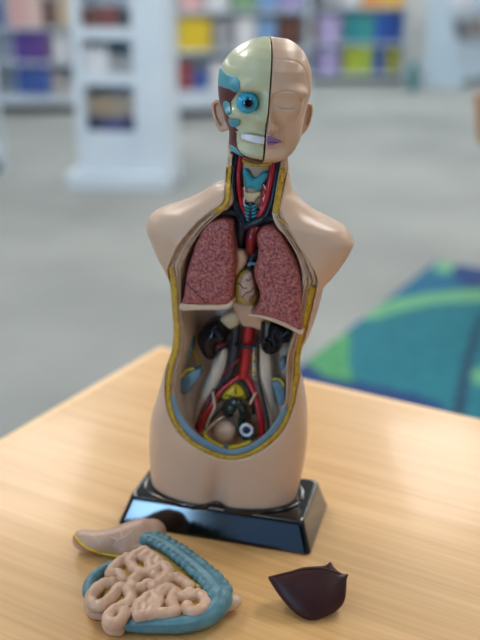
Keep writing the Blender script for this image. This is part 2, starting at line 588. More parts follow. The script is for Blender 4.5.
cav = smax(s2_[ix_, i0_] * (1 - f_) + s2_[ix_, i0_ + 1] * f_ + deepen * 0.06, Y - YCAV(Z), 0.008)
del zi, i0_, f_
F = smax(F, -cav, 0.0012)
F = np.maximum(F, 0.0295 - Z)
V, Q = surface(F, lo, h)
fc = V[Q].mean(1)
sop = poly_sd(fc[:, 0], fc[:, 2], out2)
deep = body(fc[:, 0], fc[:, 1], fc[:, 2])
mi = ((sop < 0.0004) & (deep < -0.0012) & (fc[:, 1] < 0.035)).astype(int)
shell = mesh_object('body_shell', V, Q, [M['skin'], M['lining']], TORSO, mi)
shell['label'] = 'peach skinned torso shell with open front'
del X, Y, Z, F, B0, cav, carve, cap, skinoff, front

def band(name, outer, inner, m, n=160, k=5, h=0.0012, lift=0.0002, parent=None, closed=False):
    """raised strip on the cut edge between two drawn lines"""
    A, Bq = resample(smooth(outer, 6), n), resample(smooth(inner, 6), n)
    V, Fq = [], []
    kk = k + 1
    for j in range(kk):
        t = j / k
        r = lift + h * math.sqrt(max(0, 1 - (2 * t - 1) ** 2))
        V.append(PR(A * (1 - t) + Bq * t, r))
    V.append(PR(Bq, -0.004))
    V.append(PR(A, -0.004))
    R = len(V)
    V = np.stack(V, 1).reshape(-1, 3)
    for i in range(n - 1):
        for j in range(R):
            q = (j + 1) % R
            Fq.append([i * R + j, (i + 1) * R + j, (i + 1) * R + q, i * R + q])
    Fq.append(list(range(R)))
    Fq.append([(n - 1) * R + j for j in range(R)][::-1])
    return mesh_object(name, V, Fq, m, parent or TORSO)

# yellow layer along the trunk and the pelvis
yo = [(168.5, 266), (170, 283), (171.5, 300), (172.5, 315), (173.5, 332), (172, 349), (167.5, 368), (165.5, 390), (168, 411), (175.4, 427.5), (188, 442), (202.5, 451.5),
      (217, 457.7), (233, 460), (251, 456), (267.5, 446.5), (280, 435), (288.5, 421), (294.8, 402.5), (297.5, 387), (299.8, 370), (300.5, 357), (303, 345), (306.5, 330), (312.5, 307), (316.5, 287)]
yi = [(171.5, 266), (177, 283), (178, 300), (178.5, 315), (180.5, 332), (179, 349), (173.5, 368), (171, 390), (173.5, 411), (180, 425), (191, 438.5), (205, 447.5),
      (218.5, 453), (233, 455.5), (249.5, 451.5), (265, 442), (276.5, 431), (284.5, 418), (290.5, 401), (292.5, 387), (294, 370), (294.5, 357), (297, 345), (299.5, 332), (305.5, 307), (309, 286)]
band('fat_layer', yo, yi, M['fat'], 220, h=0.0018)
bo = [(170.8, 396), (173.2, 411), (180, 425), (191, 438.5), (205, 447.5), (218.5, 453), (233, 455.5), (249.5, 451.5), (265, 442), (276.5, 431), (284.5, 418), (288.5, 408)]
bi = [(176, 396), (179, 410), (186.5, 422), (196.5, 433), (209, 441.5), (221, 447), (232.5, 449.5), (246.5, 446), (260.5, 437.5), (271, 427), (279, 415), (284, 407)]
bb = band('pelvic_bone_rim', bo, bi, M['bluebone'], 140, h=0.0010)
bb['label'] = 'grey blue cut pelvic bone rim'

def stripes(name, outer, inner, n_str, m, m2):
    A, Bq = resample(smooth(outer, 6), 60), resample(smooth(inner, 6), 60)
    root = band(name, A, Bq, m2, 90, h=0.0002, lift=-0.0002)
    for s in range(n_str):
        t0, t1 = (s + 0.08) / n_str, (s + 0.90) / n_str
        band('muscle_strip', A * (1 - t0) + Bq * t0, A * (1 - t1) + Bq * t1, m[s % len(m)], 90, h=0.0013, lift=0.0002, parent=root)
    return root
stripes('muscle_layer', [(223.5, 203), (213.5, 210.5), (200.5, 220.5), (188.5, 233.5), (178, 248), (172.5, 260), (170.5, 267), (176.5, 283), (178, 300), (178.5, 315), (180.5, 332), (179, 349), (173.5, 368), (171, 390), (170.8, 396)],
        [(230, 206), (218, 216), (205, 228), (194, 243), (186, 258), (182.5, 268), (181, 283), (181, 300), (182, 315), (184.5, 332), (183.5, 349), (178.5, 368), (175.5, 388), (176, 396)], 3,
        [M['muscle'], M['muscle_pale'], M['muscle']], M['groove'])
stripes('muscle_layer', [(280.5, 212), (285.6, 221.5), (291.5, 231), (298.5, 242), (307, 256), (313.5, 269), (316.5, 283), (309.5, 286), (305.5, 307), (299.5, 332), (297, 345), (294.5, 357), (294, 370), (292.5, 387), (290.5, 401), (288.5, 408)],
        [(274, 217), (279, 227), (284, 234), (291, 245), (298, 258), (302, 273), (303.5, 284), (303, 289), (301, 307), (295, 332), (291, 345), (287, 357), (286.2, 370), (286, 387), (285.5, 400), (284, 407)], 3,
        [M['muscle_pale'], M['muscle'], M['muscle_pale']], M['groove'])
band('neck_fat', [(227.3, 166), (226, 180), (225.6, 193), (222, 203), (212, 211)], [(231.8, 166), (231, 180), (230.8, 195), (228.3, 206), (219, 214)], M['fat'], 60, h=0.002)
band('neck_fat', [(286, 166), (284.5, 184), (281.5, 199), (279.5, 213)], [(280, 168), (277.5, 184), (274.5, 199), (272.5, 213)], M['fat'], 60, h=0.002)
band('neck_muscle', [(228.5, 154), (227.5, 160), (227.3, 166)], [(232.8, 154), (232, 160), (231.8, 166)], M['muscle_pale'], 20)
band('neck_muscle', [(287.5, 155), (287, 160), (286, 166)], [(281.5, 155), (281, 160), (280, 168)], M['muscle_pale'], 20)

# ---- generic organ builders (torso axes)
def pillow(name, poly, yf, yb, m, bulge=0.004, R=0.008, hh=0.0009, k=0.003, parent=None, closed_n=5, fn=None, wave=0.0, straight=False, build=True):
    pg = np.asarray(poly, float) if straight else smooth(poly, closed_n, True)
    p3 = P(pg, yf)
    p2 = p3[:, [0, 2]]
    mn, mx = p2.min(0) - 0.004, p2.max(0) + 0.004
    lo = (mn[0], yf - bulge - 0.004, mn[1])
    X, Y, Z = grid(lo, (mx[0], yb + 0.004, mx[1]), hh)
    d = poly_sd(X[:, 0, :], Z[:, 0, :], p2)[:, None, :]
    dome = bulge * np.sqrt(np.clip(1 - (1 - np.clip(-d / R, 0, 1)) ** 2, 0, 1))
    front = yf - dome
    if wave:
        front = front + wave * (np.sin(X * 900 + 2 * np.sin(Z * 500)) * np.sin(Z * 800 + X * 300))
    F = smax(smax(d + 0 * Y, front - Y, k), Y - yb, k)
    if fn is not None:
        F = fn(F, X, Y, Z)
    V, Q = surface(F, lo, hh)
    return mesh_object(name, V, Q, m, parent or TORSO) if build else (V, Q)

def pipe(name, pts, y, r, m, parent=None, n=8, k=14):
    """tube along a drawn line; y and r (picture units) may vary"""
    pts = np.asarray(pts, float)
    yy = np.broadcast_to(np.asarray(y, float), (len(pts),))
    rr = np.broadcast_to(np.asarray(r, float), (len(pts),))
    s = smooth(np.c_[pts, yy, rr], n)
    mb = MB()
    mb.tube(P(s[:, :2], s[:, 2]), s[:, 3] / PXM, k)
    return mb.build(name, m, parent or TORSO, flat=False)

def ball(name, p, y, r, m, parent=None, sx=1, sy=1, sz=1):
    c = P([p], y)[0]
    V, Fq = [], []
    n, k = 14, 20
    for i in range(n + 1):
        a = math.pi * i / n
        for j in range(k):
            b = 2 * math.pi * j / k
            V.append((c[0] + sx * r / PXM * math.sin(a) * math.cos(b), c[1] + sy * r / PXM * math.sin(a) * math.sin(b), c[2] + sz * r / PXM * math.cos(a)))
    for i in range(n):
        for j in range(k):
            q = (j + 1) % k
            Fq.append([i * k + j, (i + 1) * k + j, (i + 1) * k + q, i * k + q])
    return mesh_object(name, V, Fq, m, parent or TORSO)

# ---- lungs
LL = [(204, 227.5), (211, 221.5), (219, 219), (226, 219.5), (231, 222.5), (233, 233), (234.5, 250), (235, 266), (234, 281), (232.8, 294), (232, 304), (215, 305), (198, 305), (182.5, 304.5),
      (183.5, 296), (185, 285), (187.5, 270), (191.5, 256), (196.5, 242)]
LR = [(257.5, 233), (262, 228.5), (269, 227), (276, 229.5), (283.5, 238.5), (290.5, 250.5), (296.5, 263), (300.5, 277), (302.5, 293), (302, 311), (301, 332), (289, 325.5), (275, 319.5), (262, 316), (252, 314.5),
      (257, 306), (259.5, 298), (259, 290), (256, 282), (254, 274), (254.3, 267), (257, 259), (258, 249), (256.5, 240)]
lungL = pillow('lung', LL, -0.026, 0.012, M['lung'], 0.006, 0.012, closed_n=4)
lungL['label'] = 'mottled red lung on the bone-faced side'
lungR = pillow('lung', LR, -0.026, 0.012, M['lung'], 0.006, 0.012, closed_n=4)
lungR['label'] = 'mottled red lung on the skin-faced side'
pillow('lung_base', [(181, 304.2), (200, 304.8), (216, 304.8), (226, 304), (232.5, 300.5), (233, 303.5), (227.5, 309.2), (215, 310), (198, 310.4), (181, 310.6)], -0.030, 0.0, M['lungrim'], 0.0015, 0.002, 0.0007, 0.001, lungL)
pillow('lung_base', [(249.5, 314.2), (262, 315.2), (276, 319), (289, 324.5), (301.5, 331.5), (301, 335), (288, 328.5), (274, 322.5), (260, 318), (249, 316.2)], -0.030, 0.0, M['lungrim'], 0.0015, 0.002, 0.0007, 0.001, lungR)
for q in ([(186, 283), (197, 294), (206, 303)],):
    pipe('lung_fissure', q, -0.0322, 0.55, M['maroon'], lungL, k=8)

# ---- heart and great vessels
heart = pillow('heart', [(240, 271), (246, 268.5), (253.5, 269.5), (256, 283), (259, 297), (253, 305.5), (243, 303.5), (236, 300), (233, 289), (235, 278)], -0.012, 0.012, M['heartfat'], 0.010, 0.014)
pillow('heart_muscle', [(243, 275), (251, 272), (254, 283), (255, 293), (250, 302), (243, 300), (239, 291), (240, 282)], -0.0205, -0.012, M['heart'], 0.0022, 0.006, 0.0007, 0.002, heart)
for q in ([(234, 284), (239, 284), (243, 288), (247, 288)], [(254, 287), (250, 292), (246, 293), (242, 298)], [(252, 278), (248, 281), (246, 279)], [(255, 295), (251, 297), (249, 301)]):
    pipe('coronary_artery', q, -0.0228, 0.5, M['maroon'], heart, k=8)
pillow('auricle', [(235.5, 250), (243, 250.5), (248, 257), (246, 265), (241, 271), (236, 276), (234, 266)], -0.014, 0.008, M['peach'], 0.006, 0.008, parent=heart)
pipe('aortic_arch', [(262, 226), (256, 229), (252, 237), (251, 248), (252, 256)], [-.006, -.012, -.016, -.014, -.008], [4.5, 6, 6, 5, 4], M['artery_dark'])
pipe('pulmonary_artery', [(259, 250), (254, 256), (251, 262), (249, 268)], [-.008, -.012, -.014, -.014], [4.5, 4.5, 4.2, 4], M['vein'])
pipe('valve_ring', [(248, 265), (252, 263.5), (255.5, 264)], -0.019, 1.6, M['bluebone'])
pipe('vena_cava', [(243, 222), (241, 232), (240, 243), (240, 252)], [-.012, -.010, -.006, -.002], [6, 6.5, 6, 5.5], M['vein'])
pipe('jugular_vein', [(236.2, 150), (236, 158), (233.5, 175), (233.5, 195), (237, 209), (243, 222)], [-.006, -.008, -.012, -.014, -.014, -.012], [2.2, 2.3, 2.5, 2.8, 4, 5.5], M['vein'])
pipe('jugular_vein', [(280, 152), (278, 165), (275.3, 183), (271.5, 203), (265.5, 217), (254, 223), (243, 227)], [-.006, -.008, -.012, -.014, -.014, -.013, -.011], [2.2, 2.3, 2.6, 3, 4, 5, 5], M['vein'])
pipe('subclavian_vein', [(237, 214), (230, 212.5), (222, 213.5)], [-.016, -.020, -.022], [3, 2.6, 2.2], M['vein'])
pipe('subclavian_vein', [(264, 219), (272, 219), (280, 220)], [-.015, -.020, -.023], [3.2, 2.8, 2.4], M['vein'])
ball('vessel_stub', (283, 220.8), -0.026, 3.4, M['fat'])
pipe('carotid_artery', [(241.5, 150), (240, 160), (238.5, 176), (239.5, 194), (242, 208), (247, 219)], [-.006, -.008, -.012, -.012, -.012, -.011], [2.3, 2.4, 2.3, 2.2, 2.3, 2.6], M['artery'])
pipe('carotid_artery', [(275, 152), (272.8, 166), (269.8, 183), (265.8, 203), (260.5, 214), (256, 223)], [-.006, -.008, -.012, -.012, -.012, -.011], [3, 3.2, 3.2, 3.1, 3.1, 3.2], M['artery'])

# ---- larynx
pillow('larynx_membrane', [(243, 156), (255, 158), (271, 158), (269, 176), (264, 190), (262, 205), (252, 212), (244, 204), (242.5, 190), (242, 172)], -0.006, 0.006, M['peach'], 0.004, 0.010)
pipe('hyoid_fat', [(243, 160), (250, 163.5), (258, 165), (266, 164.5), (271, 163)], [-.014, -.016, -.017, -.016, -.014], 1.8, M['fat'])
tcart = pillow('thyroid_cartilage', [(242.5, 170.5), (245, 168.5), (248, 169.5), (252.5, 176.5), (256, 177), (261.5, 172.5), (266, 171.5), (268.5, 174.5), (266, 180), (263, 184), (262.5, 188.5), (257, 190.5), (250, 188), (245, 188), (244.5, 181), (243, 176)],
       -0.013, -0.004, M['cyan'], 0.003, 0.005, 0.0007, 0.0015)
pillow('cricoid_cartilage', [(243, 191.5), (250, 192.5), (260, 191.5), (261, 195), (257, 199), (254.5, 203), (250, 203), (245, 199)], -0.012, -0.002, M['cream'], 0.003, 0.004, 0.0007, 0.0015)
pillow('larynx_opening', [(250, 199), (253, 197.5), (256, 199), (254, 204), (252, 212), (250, 221), (248, 212), (248, 203)], -0.0128, -0.002, M['vein_grey'], 0.002, 0.003, 0.0007, 0.0015)
trach = pipe('trachea', [(251, 203), (251.5, 212), (252, 224)], [-.006, -.008, -.008], 5.8, M['vein'])
for i in range(5):
    y0 = 205.5 + i * 3.4
    for a, b in (((244.8, y0 - 1), (248.6, y0 + 1.4)), ((252, y0 + 1.4), (256.5, y0 - 1))):
        pipe('trachea_ring', [a, ((a[0] + b[0]) / 2, (a[1] + b[1]) / 2 + .3), b], [-.0115, -.0135, -.0135] if a[0] < 250 else [-.0135, -.0135, -.0115], 1.15, M['cyan'], trach, k=8)
for q in ([(242.5, 187), (243.5, 194), (242.5, 202), (244, 206)], [(263.5, 188), (261.5, 196), (262.5, 203), (259, 208)], [(262, 184), (264.5, 190), (262, 199)]):
    pipe('thyroid_artery', q, -0.0135, 0.8, M['artery'], k=8)
    pipe('thyroid_nerve', np.asarray(q) + (1.4, .5), -0.0135, 0.55, M['teeth'], k=8)

# ---- abdomen
pillow('adrenal_gland', [(220, 319), (227, 313), (236, 311), (241, 316), (239, 325), (231, 329), (225, 326)], 0.006, 0.020, M['cream'], 0.004, 0.008)
pillow('diaphragm', [(232, 300), (258, 302), (266, 316), (262, 330), (254, 328), (243, 326), (238, 318)], 0.004, 0.020, M['peach'], 0.005, 0.010)
kid = pillow('kidney', [(216.7, 320.5), (223, 326), (227.5, 333), (227, 340.5), (223.5, 343.5), (219, 345), (217, 349.5), (217.8, 354), (213, 360), (206.7, 358), (201, 350.5), (197.5, 341), (199.5, 331.5), (207.5, 323.5)],
       0.003, 0.020, M['kidney'], 0.012, 0.017)
pipe('renal_artery', [(226, 343), (221, 345), (218, 348)], [0.002, -.003, -.003], 1.6, M['artery_dark'], kid)
pipe('renal_vein', [(229, 346), (224, 347.5), (219, 351)], [0.004, -.002, -.002], 1.4, M['vein'], kid)
kid2 = pillow('kidney', [(271, 322), (281, 325), (290.5, 334), (289, 342.5), (283, 344), (280, 350.5), (272.5, 354.5), (265, 353), (261.5, 347), (263.5, 342), (267, 338), (267.5, 330)], 0.002, 0.020, M['kidney'], 0.007, 0.010, wave=0.0009)
pipe('renal_vessel', [(264, 350), (262.5, 346), (264.5, 342.5), (268.5, 343), (269.5, 347), (266.5, 350.5)], -0.007, 1.7, M['kidney'], kid2)
pipe('renal_vessel', [(288, 332), (282, 337), (281, 344)], -0.004, 1.8, M['vein'], kid2)
pipe('renal_vessel', [(277, 328), (273, 336), (276, 345)], -0.006, 1.9, M['vein'], kid2)
pipe('inferior_vena_cava', [(236, 323), (235.3, 335), (235, 347), (233, 363), (228, 376), (222, 383)], 0.008, [4, 4.6, 5, 5.2, 5, 3.5], M['vein_grey'])
pipe('iliac_vein', [(227, 375), (219, 387), (211, 401), (203.5, 416), (197.5, 430)], [0.006, 0.004, 0.001, 0, 0], [2.2, 1.8, 1.5, 1.4, 1.3], M['vein'])
pipe('iliac_vein', [(236, 381), (243, 384), (248.5, 392), (251.5, 402), (254, 414)], [0.008, 0.006, 0.003, 0.002, 0.002], 2.0, M['vein'])
pipe('renal_vein', [(236, 344), (243, 346.5), (251, 346.5), (258, 343.5), (262, 337), (263, 322)], [0.004, -.002, -.003, -.001, 0, 0], [2.4, 2.2, 2, 1.8, 1.8, 1.9], M['vein'])
ao = pipe('abdominal_aorta', [(249.5, 324), (249, 334), (247.5, 346), (246, 358), (244.5, 369), (243.5, 377)], 0.006, [5.2, 6.2, 5.8, 5.3, 5.4, 5.8], M['artery'])
pipe('iliac_artery', [(243, 374), (233, 381), (221, 391), (211.5, 405), (204, 419), (199, 432)], [0.006, 0.005, 0.002, -.001, -.002, -.002], [3.8, 3, 2.6, 2.6, 2.7, 2.6], M['artery'])
pipe('iliac_artery', [(214, 389), (206, 402), (199.5, 416), (195, 430)], [0.004, 0.001, 0, 0], [1.2, 1.3, 1.4, 1.4], M['artery_dark'])
pipe('iliac_artery', [(244.5, 374), (250, 383), (255, 394), (258.5, 407), (261, 421), (262.5, 438)], [0.006, 0.004, 0.001, -.002, -.004, -.004], [4, 3.8, 3.6, 3.6, 3.7, 3.6], M['artery'])
pipe('mesenteric_artery', [(240, 359), (234, 364), (228, 369), (222, 377)], [0.002, -.001, 0, 0.002], 1.0, M['artery_dark'])
pipe('ureter', [(258.5, 346), (258.2, 360), (258.5, 376), (262, 392), (266, 410), (268.5, 424), (268.3, 440)], [0.006, 0.006, 0.004, 0.001, -.002, -.003, -.003], [1, 1, 1, 1.3, 1.5, 1.5, 1.4], M['vein'])
dots = pillow('nerve_chain', [(252.5, 348), (256.5, 347), (257, 362), (257.5, 378), (254, 381), (251.5, 372), (251.5, 360)], 0.008, 0.018, M['cream'], 0.003, 0.003, 0.0008)
dm = [M['cyan'], M['artery'], M['fat_bright'], M['vein'], M['cyan'], M['fat_bright'], M['artery'], M['vein']]
for i in range(8):
    ball('nerve_node', (254.2 + 1.1 * math.sin(i * 2.1), 350.5 + i * 3.7), 0.0055, 1.25, dm[i], dots)
pillow('psoas_muscle', [(221, 346), (229, 350), (226, 370), (215, 396), (204, 426), (193, 431), (190, 424), (200, 395), (211, 368)], 0.012, 0.026, M['psoas'], 0.006, 0.010)
pillow('psoas_muscle', [(259, 346), (266, 344), (271, 352), (274, 385), (276, 415), (275, 438), (266, 440), (262, 405), (259, 375)], 0.010, 0.026, M['psoas'], 0.006, 0.010)
sac = pillow('sacral_disc', [(232, 384), (237, 382.5), (243, 388), (247, 398), (240, 400), (229, 400), (221.5, 397.5), (226, 389.5)], 0.008, 0.022, M['fat_bright'], 0.004, 0.008)
pipe('disc_line', [(235, 386.5), (234.8, 390), (235.2, 394)], 0.002, 0.7, M['artery'], sac, k=8)
pipe('disc_groove', [(225, 395), (235, 397), (245, 396)], 0.003, 0.6, M['groove'], sac, k=8)
# the blue bone surfaces on the inner wall
def patch(name, poly, y, m, th=0.002):
    return pillow(name, poly, y, y + 0.012, m, th, 0.004, 0.0008, 0.001)
patch('iliac_bone', [(179.5, 382), (182, 375), (189.5, 371.5), (200, 369), (200.8, 374), (197, 381), (193, 385.5), (190, 391.5), (184, 394), (179, 390)], -0.006, M['bluebone'])
patch('iliac_bone', [(272.5, 382), (279, 381), (284.5, 388), (284.8, 400), (281, 407), (277, 400), (274, 391)], 0.000, M['bluebone'])
patch('rib_bone', [(186.5, 336), (192, 337), (192.5, 346), (191, 354), (186.5, 356), (185, 348)], 0.000, M['bluebone'])
patch('rib_bone', [(280, 361), (284, 359), (285, 365), (283, 370), (279.5, 367)], 0.006, M['bluebone'])
pipe('iliac_crest', [(181, 377), (184, 372.5), (189, 369.5), (194, 368.5)], -0.007, 1.4, M['fat_bright'])
pipe('iliac_crest', [(272, 379.5), (276, 379), (281, 380.5), (284, 386)], -0.001, 1.2, M['fat_bright'])
pipe('flank_fat', [(193, 351), (196, 357), (200, 363)], 0.006, 2.0, M['fat'])
pipe('flank_fat', [(193, 335), (193.5, 343), (194, 351)], 0.012, 1.5, M['fat'])
# pelvis
pillow('pelvic_floor', [(205, 408), (222, 400), (246, 400), (258, 412), (261, 432), (250, 443), (232, 448), (214, 443), (202, 432)], 0.010, 0.024, M['muscle'], 0.002, 0.006)
pipe('rectum', [(230, 416), (226, 410), (228, 404), (235, 402), (241.5, 407), (243, 416), (240.5, 424), (243, 430)], [0.006, 0.004, 0.001, -.002, -.002, -.001, 0, 0], [4, 4.6, 5, 5, 4.8, 4.4, 4, 5], M['colon_dark'])
ball('rectum_pouch', (231, 408), -0.002, 6, M['colon_dark'])
ball('bladder', (226, 432), 0.004, 13.5, mat('bladder_peach', (224, 190, 164), 0.36, (232, 200, 176), 50), sy=0.9)
cutc = P([(246.5, 430)], -0.012)[0]
for nm, r, rt, m, dy in (('colon_end_wall', 6.0, 2.6, M['teeth'], 0), ('colon_end_core', 3.2, 3.2, M['disc_blue'], 0.0005)):
    th = np.linspace(0, 2 * math.pi, 33)
    if nm == 'colon_end_wall':
        mb = MB()
        mb.tube([(cutc[0] + r / PXM * math.cos(a), cutc[1] + 0.10 * r / PXM * math.sin(a), cutc[2] + r / PXM * math.sin(a)) for a in th], 1.7 / PXM, 10)
        mb.build('colon_end_wall', m, TORSO, flat=False)
    else:
        ball(nm, (246.5, 430), -0.0105, 5.2, m, sy=0.35)
pipe('sigmoid_colon', [(240, 428), (243, 436), (249, 438.5), (254, 435)], -0.004, [3, 3, 3, 2.6], M['colon_dark'])
ball('sigmoid_end', (246.5, 430), -0.004, 8.2, M['colon_dark'], sy=0.6)
pipe('pelvic_fat', [(204, 433), (209, 440), (217, 445), (226, 447.5), (239, 446), (251, 441.5)], [-.014, -.022, -.027, -.029, -.026, -.020], [2, 2.6, 2.8, 2.6, 2.4, 1.8], M['fat_bright'])
ball('urachus_end', (226, 446), -0.031, 2.4, M['bluebone'])
pipe('ligament', [(201, 435.5), (209, 428), (217, 421), (223, 417)], [-.012, -.010, -.008, -.006], 1.2, M['lungrim'])
pipe('ligament', [(213, 392), (214, 400), (214.5, 408), (210, 418), (206, 428)], -0.004, [1.4, 1.6, 1.4, 1.2, 1.1], M['lungrim'])
pipe('ligament', [(256, 392.5), (253, 398), (250, 404)], -0.006, 1.3, M['lungrim'])
pipe('pelvic_vein', [(221, 409), (213, 418), (207, 428), (205, 434)], -0.002, 1.3, M['vein'])

# ---- base
mb = MB()
Rb = Matrix.Rotation(YAW_B, 4, 'Z')
inv = Matrix(Rt.T.tolist()).to_4x4()
def frustum(w0, d0, w1, d1, hgt, b, back):
    lev = [(0, w0 / 2 - .001, d0 / 2 - .001, b), (0.0015, w0 / 2, d0 / 2, b)]
    for t in np.linspace(0.1, 1, 6):
        # sides bow in slightly
        s = t ** 0.9
        lev.append((0.0015 + (hgt - 0.004) * t, w0 / 2 + (w1 - w0) / 2 * s, d0 / 2 + (d1 - d0) / 2 * s, b))
    lev.append((hgt - .0010, w1 / 2 - .0012, d1 / 2 - .0012, b))
    lev.append((hgt, w1 / 2 - .004, d1 / 2 - .004, b))
    V, Fq = [], []
    k = 7
    for z, hw, hd, bb_ in lev:
        for ci, (sx, sy) in enumerate(((1, 1), (-1, 1), (-1, -1), (1, -1))):
            for q in range(k):
                a = ci * math.pi / 2 + q / (k - 1) * math.pi / 2
                V.append((sx * (hw - bb_) + bb_ * math.cos(a), sy * (hd - bb_) + bb_ * math.sin(a) + back * z / hgt, z))
    n = 4 * k
    for l in range(len(lev) - 1):
        for i in range(n):
            j = (i + 1) % n
            Fq.append([l * n + i, l * n + j, (l + 1) * n + j, (l + 1) * n + i])
    Fq.append(list(range(n))[::-1])
    Fq.append([(len(lev) - 1) * n + i for i in range(n)])
    return V, Fq
V, Fq = frustum(.211, .101, .190, .085, .0315, .006, .0058)
V = [tuple(inv @ (Rb @ Vector(v))) for v in V]
base = mesh_object('base', V, Fq, M['black'], TORSO)
base['label'] = 'glossy black plinth'
mod = base.modifiers.new('wn', 'WEIGHTED_NORMAL')
# raised black collar round the thighs
lo = (-.11, -.06, .022)
X, Y, Z = grid(lo, (.11, .06, .046), 0.0011)
Bq = body(X, Y, np.maximum(Z, 0.03))
wz = (Rt @ np.stack([X.ravel(), Y.ravel(), Z.ravel()]).astype(float))[2].reshape(X.shape)
F = smax(smax(Bq - 0.0042, -(Bq + 0.001), 0.001), wz - 0.0342, 0.0015)
F = np.maximum(F, 0.0285 - wz)
V, Q = surface(F, lo, 0.0011)
mesh_object('collar', V, Q, M['black'], base)

# ================================================================== HEAD (own axes in millimetres, then torso axes)
HO = P([(263.5, 100)], 0.002)[0]
Rh = Rt.T @ np.array(Matrix.Rotation(math.radians(4.0), 3, 'Z') @ Matrix.Rotation(math.radians(4.6), 3, 'Y'))
HCAM = Rh.T @ (CT - HO) * 1000
def HP(p, y):
    """picture points on the head's plane of depth y (mm, head axes)"""
    d = ray(p) @ Rt @ Rh
    y = np.broadcast_to(np.asarray(y, float), (len(d),))
    return HCAM + d * ((y - HCAM[1]) / d[:, 1])[:, None]
def h2t(V):
    return HO + (np.asarray(V, float) / 1000) @ Rh.T

def ell(X, Y, Z, c, r):
    u = np.sqrt(((X - c[0]) / r[0]) ** 2 + ((Y - c[1]) / r[1]) ** 2 + ((Z - c[2]) / r[2]) ** 2)
    return (u - 1) * min(r)
# outline of the head seen from the front
HSL = smooth([(269, 36.5), (260, 37.5), (249, 41), (234, 50), (224.5, 61), (220.3, 72), (219, 86), (219.5, 97), (221.5, 105), (224, 112), (226, 121), (229.4, 130), (230, 147), (233, 151), (239, 154.5), (248, 158), (262.5, 162.5)], 5)
HSR = smooth([(269, 36.5), (277.5, 35.6), (287.5, 38.8), (297.5, 45), (305, 54), (310, 67.5), (311, 80), (310, 92.5), (308, 101), (305, 115), (303, 126), (301, 136), (296, 147.5), (290, 155.5), (281, 161), (272, 163.5), (262.5, 163)], 5)
yl = -np.interp(HSL[:, 1], [36, 90, 110, 140, 165], [0, 0, 6, 18, 30])
yr = -np.interp(HSR[:, 1], [36, 90, 110, 140, 165], [0, 0, 6, 18, 30])
hl, hr = HP(HSL, yl), HP(HSR, yr)
hl, hr = hl[np.argsort(hl[:, 2])], hr[np.argsort(hr[:, 2])]
ZTOP = max(hl[:, 2].max(), hr[:, 2].max())
ZBOT = min(hl[:, 2].min(), hr[:, 2].min())
def head(X, Y, Z, skull):
    xl = np.interp(Z, hl[:, 2], hl[:, 0])
    xr = np.interp(Z, hr[:, 2], hr[:, 0])
    a = np.where(X < 0, -xl, xr)
    a = np.maximum(a, 0.5)
    t = (Z - ZBOT) / (ZTOP - ZBOT)
    # profile: front and back of the head at each height
    zf = np.array([0, .02, .06, .12, .18, .24, .30, .36, .45, .52, .58, .66, .75, .84, .91, .96, .985, 1.0])
    yf = np.array([-28, -38, -42.5, -44, -42.5, -43, -43.5, -44, -44.5, -45, -47, -47.5, -46, -40.5, -33, -24, -15, 0.])
    zb = np.array([0, .08, .16, .3, .45, .6, .75, .86, .93, .975, 1.0])
    yb = np.array([-12, -2, 8, 38, 50, 54, 51, 41, 30, 17, 0.])
    f = np.interp(t, zf, yf)
    b = np.interp(t, zb, yb)
    yc = np.interp(t, [0, .2, .4, .7, 1], [-24, -16, -2, 2, 0])
    yc = np.clip(yc, f + 0.5, b - 0.5)
    dep = np.maximum(np.where(Y < yc, yc - f, b - yc), 0.5)
    n = 2.25
    u = ((np.abs(X) / a) ** n + (np.abs(Y - yc) / dep) ** n) ** (1 / n)
    F = (u - 1) * np.minimum(np.minimum(a, dep), 30)
    return np.maximum(F, np.maximum(Z - ZTOP + 0.6, ZBOT + 0.6 - Z))

def zt(y_px, y=-40):
    return HP([(265, y_px)], y)[0][2]
hh = 0.8
lo = (-52, -66, -66)
X, Y, Z = grid(lo, (52, 62, 66), hh)
F0 = head(X, Y, Z, False)
# ---- skull side
eyeL = HP([(247.5, 103)], -40)[0]
eyeR = HP([(286, 107.5)], -42)[0]
S = F0.copy()
sk = ell(X, Y, Z, (eyeL[0], -43, eyeL[2]), (13, 9, 12))
S = smax(S, -sk, 5)
# brow and cheek bone
S = smin(S, ell(X, Y, Z, (eyeL[0] + 1, -38, eyeL[2] + 14), (12, 6.5, 4.5)), 5)
S = smin(S, ell(X, Y, Z, (eyeL[0] - 3, -34, zt(117)), (13, 8, 5)), 6)
# nose bone, hollow of the nose
S = smin(S, ell(X, Y, Z, (0, -44, zt(108)), (5, 8, 12)), 5)
S = smax(S, -ell(X, Y, Z, (-3.5, -50, zt(127)), (6, 8, 3.4)), 3)
# jaw: mouth recess, chin swell
S = smax(S, -ell(X, Y, Z, (-13, -46, zt(138.5)), (16, 9, 5)), 2)
S = smin(S, ell(X, Y, Z, (-5, -39, zt(153)), (14, 7, 5)), 5)
FS = np.maximum(S, X + 0.75)
V, Q = surface(FS, lo, hh)
skull = mesh_object('skull_half', h2t(V), Q, M['bone'], TORSO)
skull['label'] = 'pale bone skull half of the head'
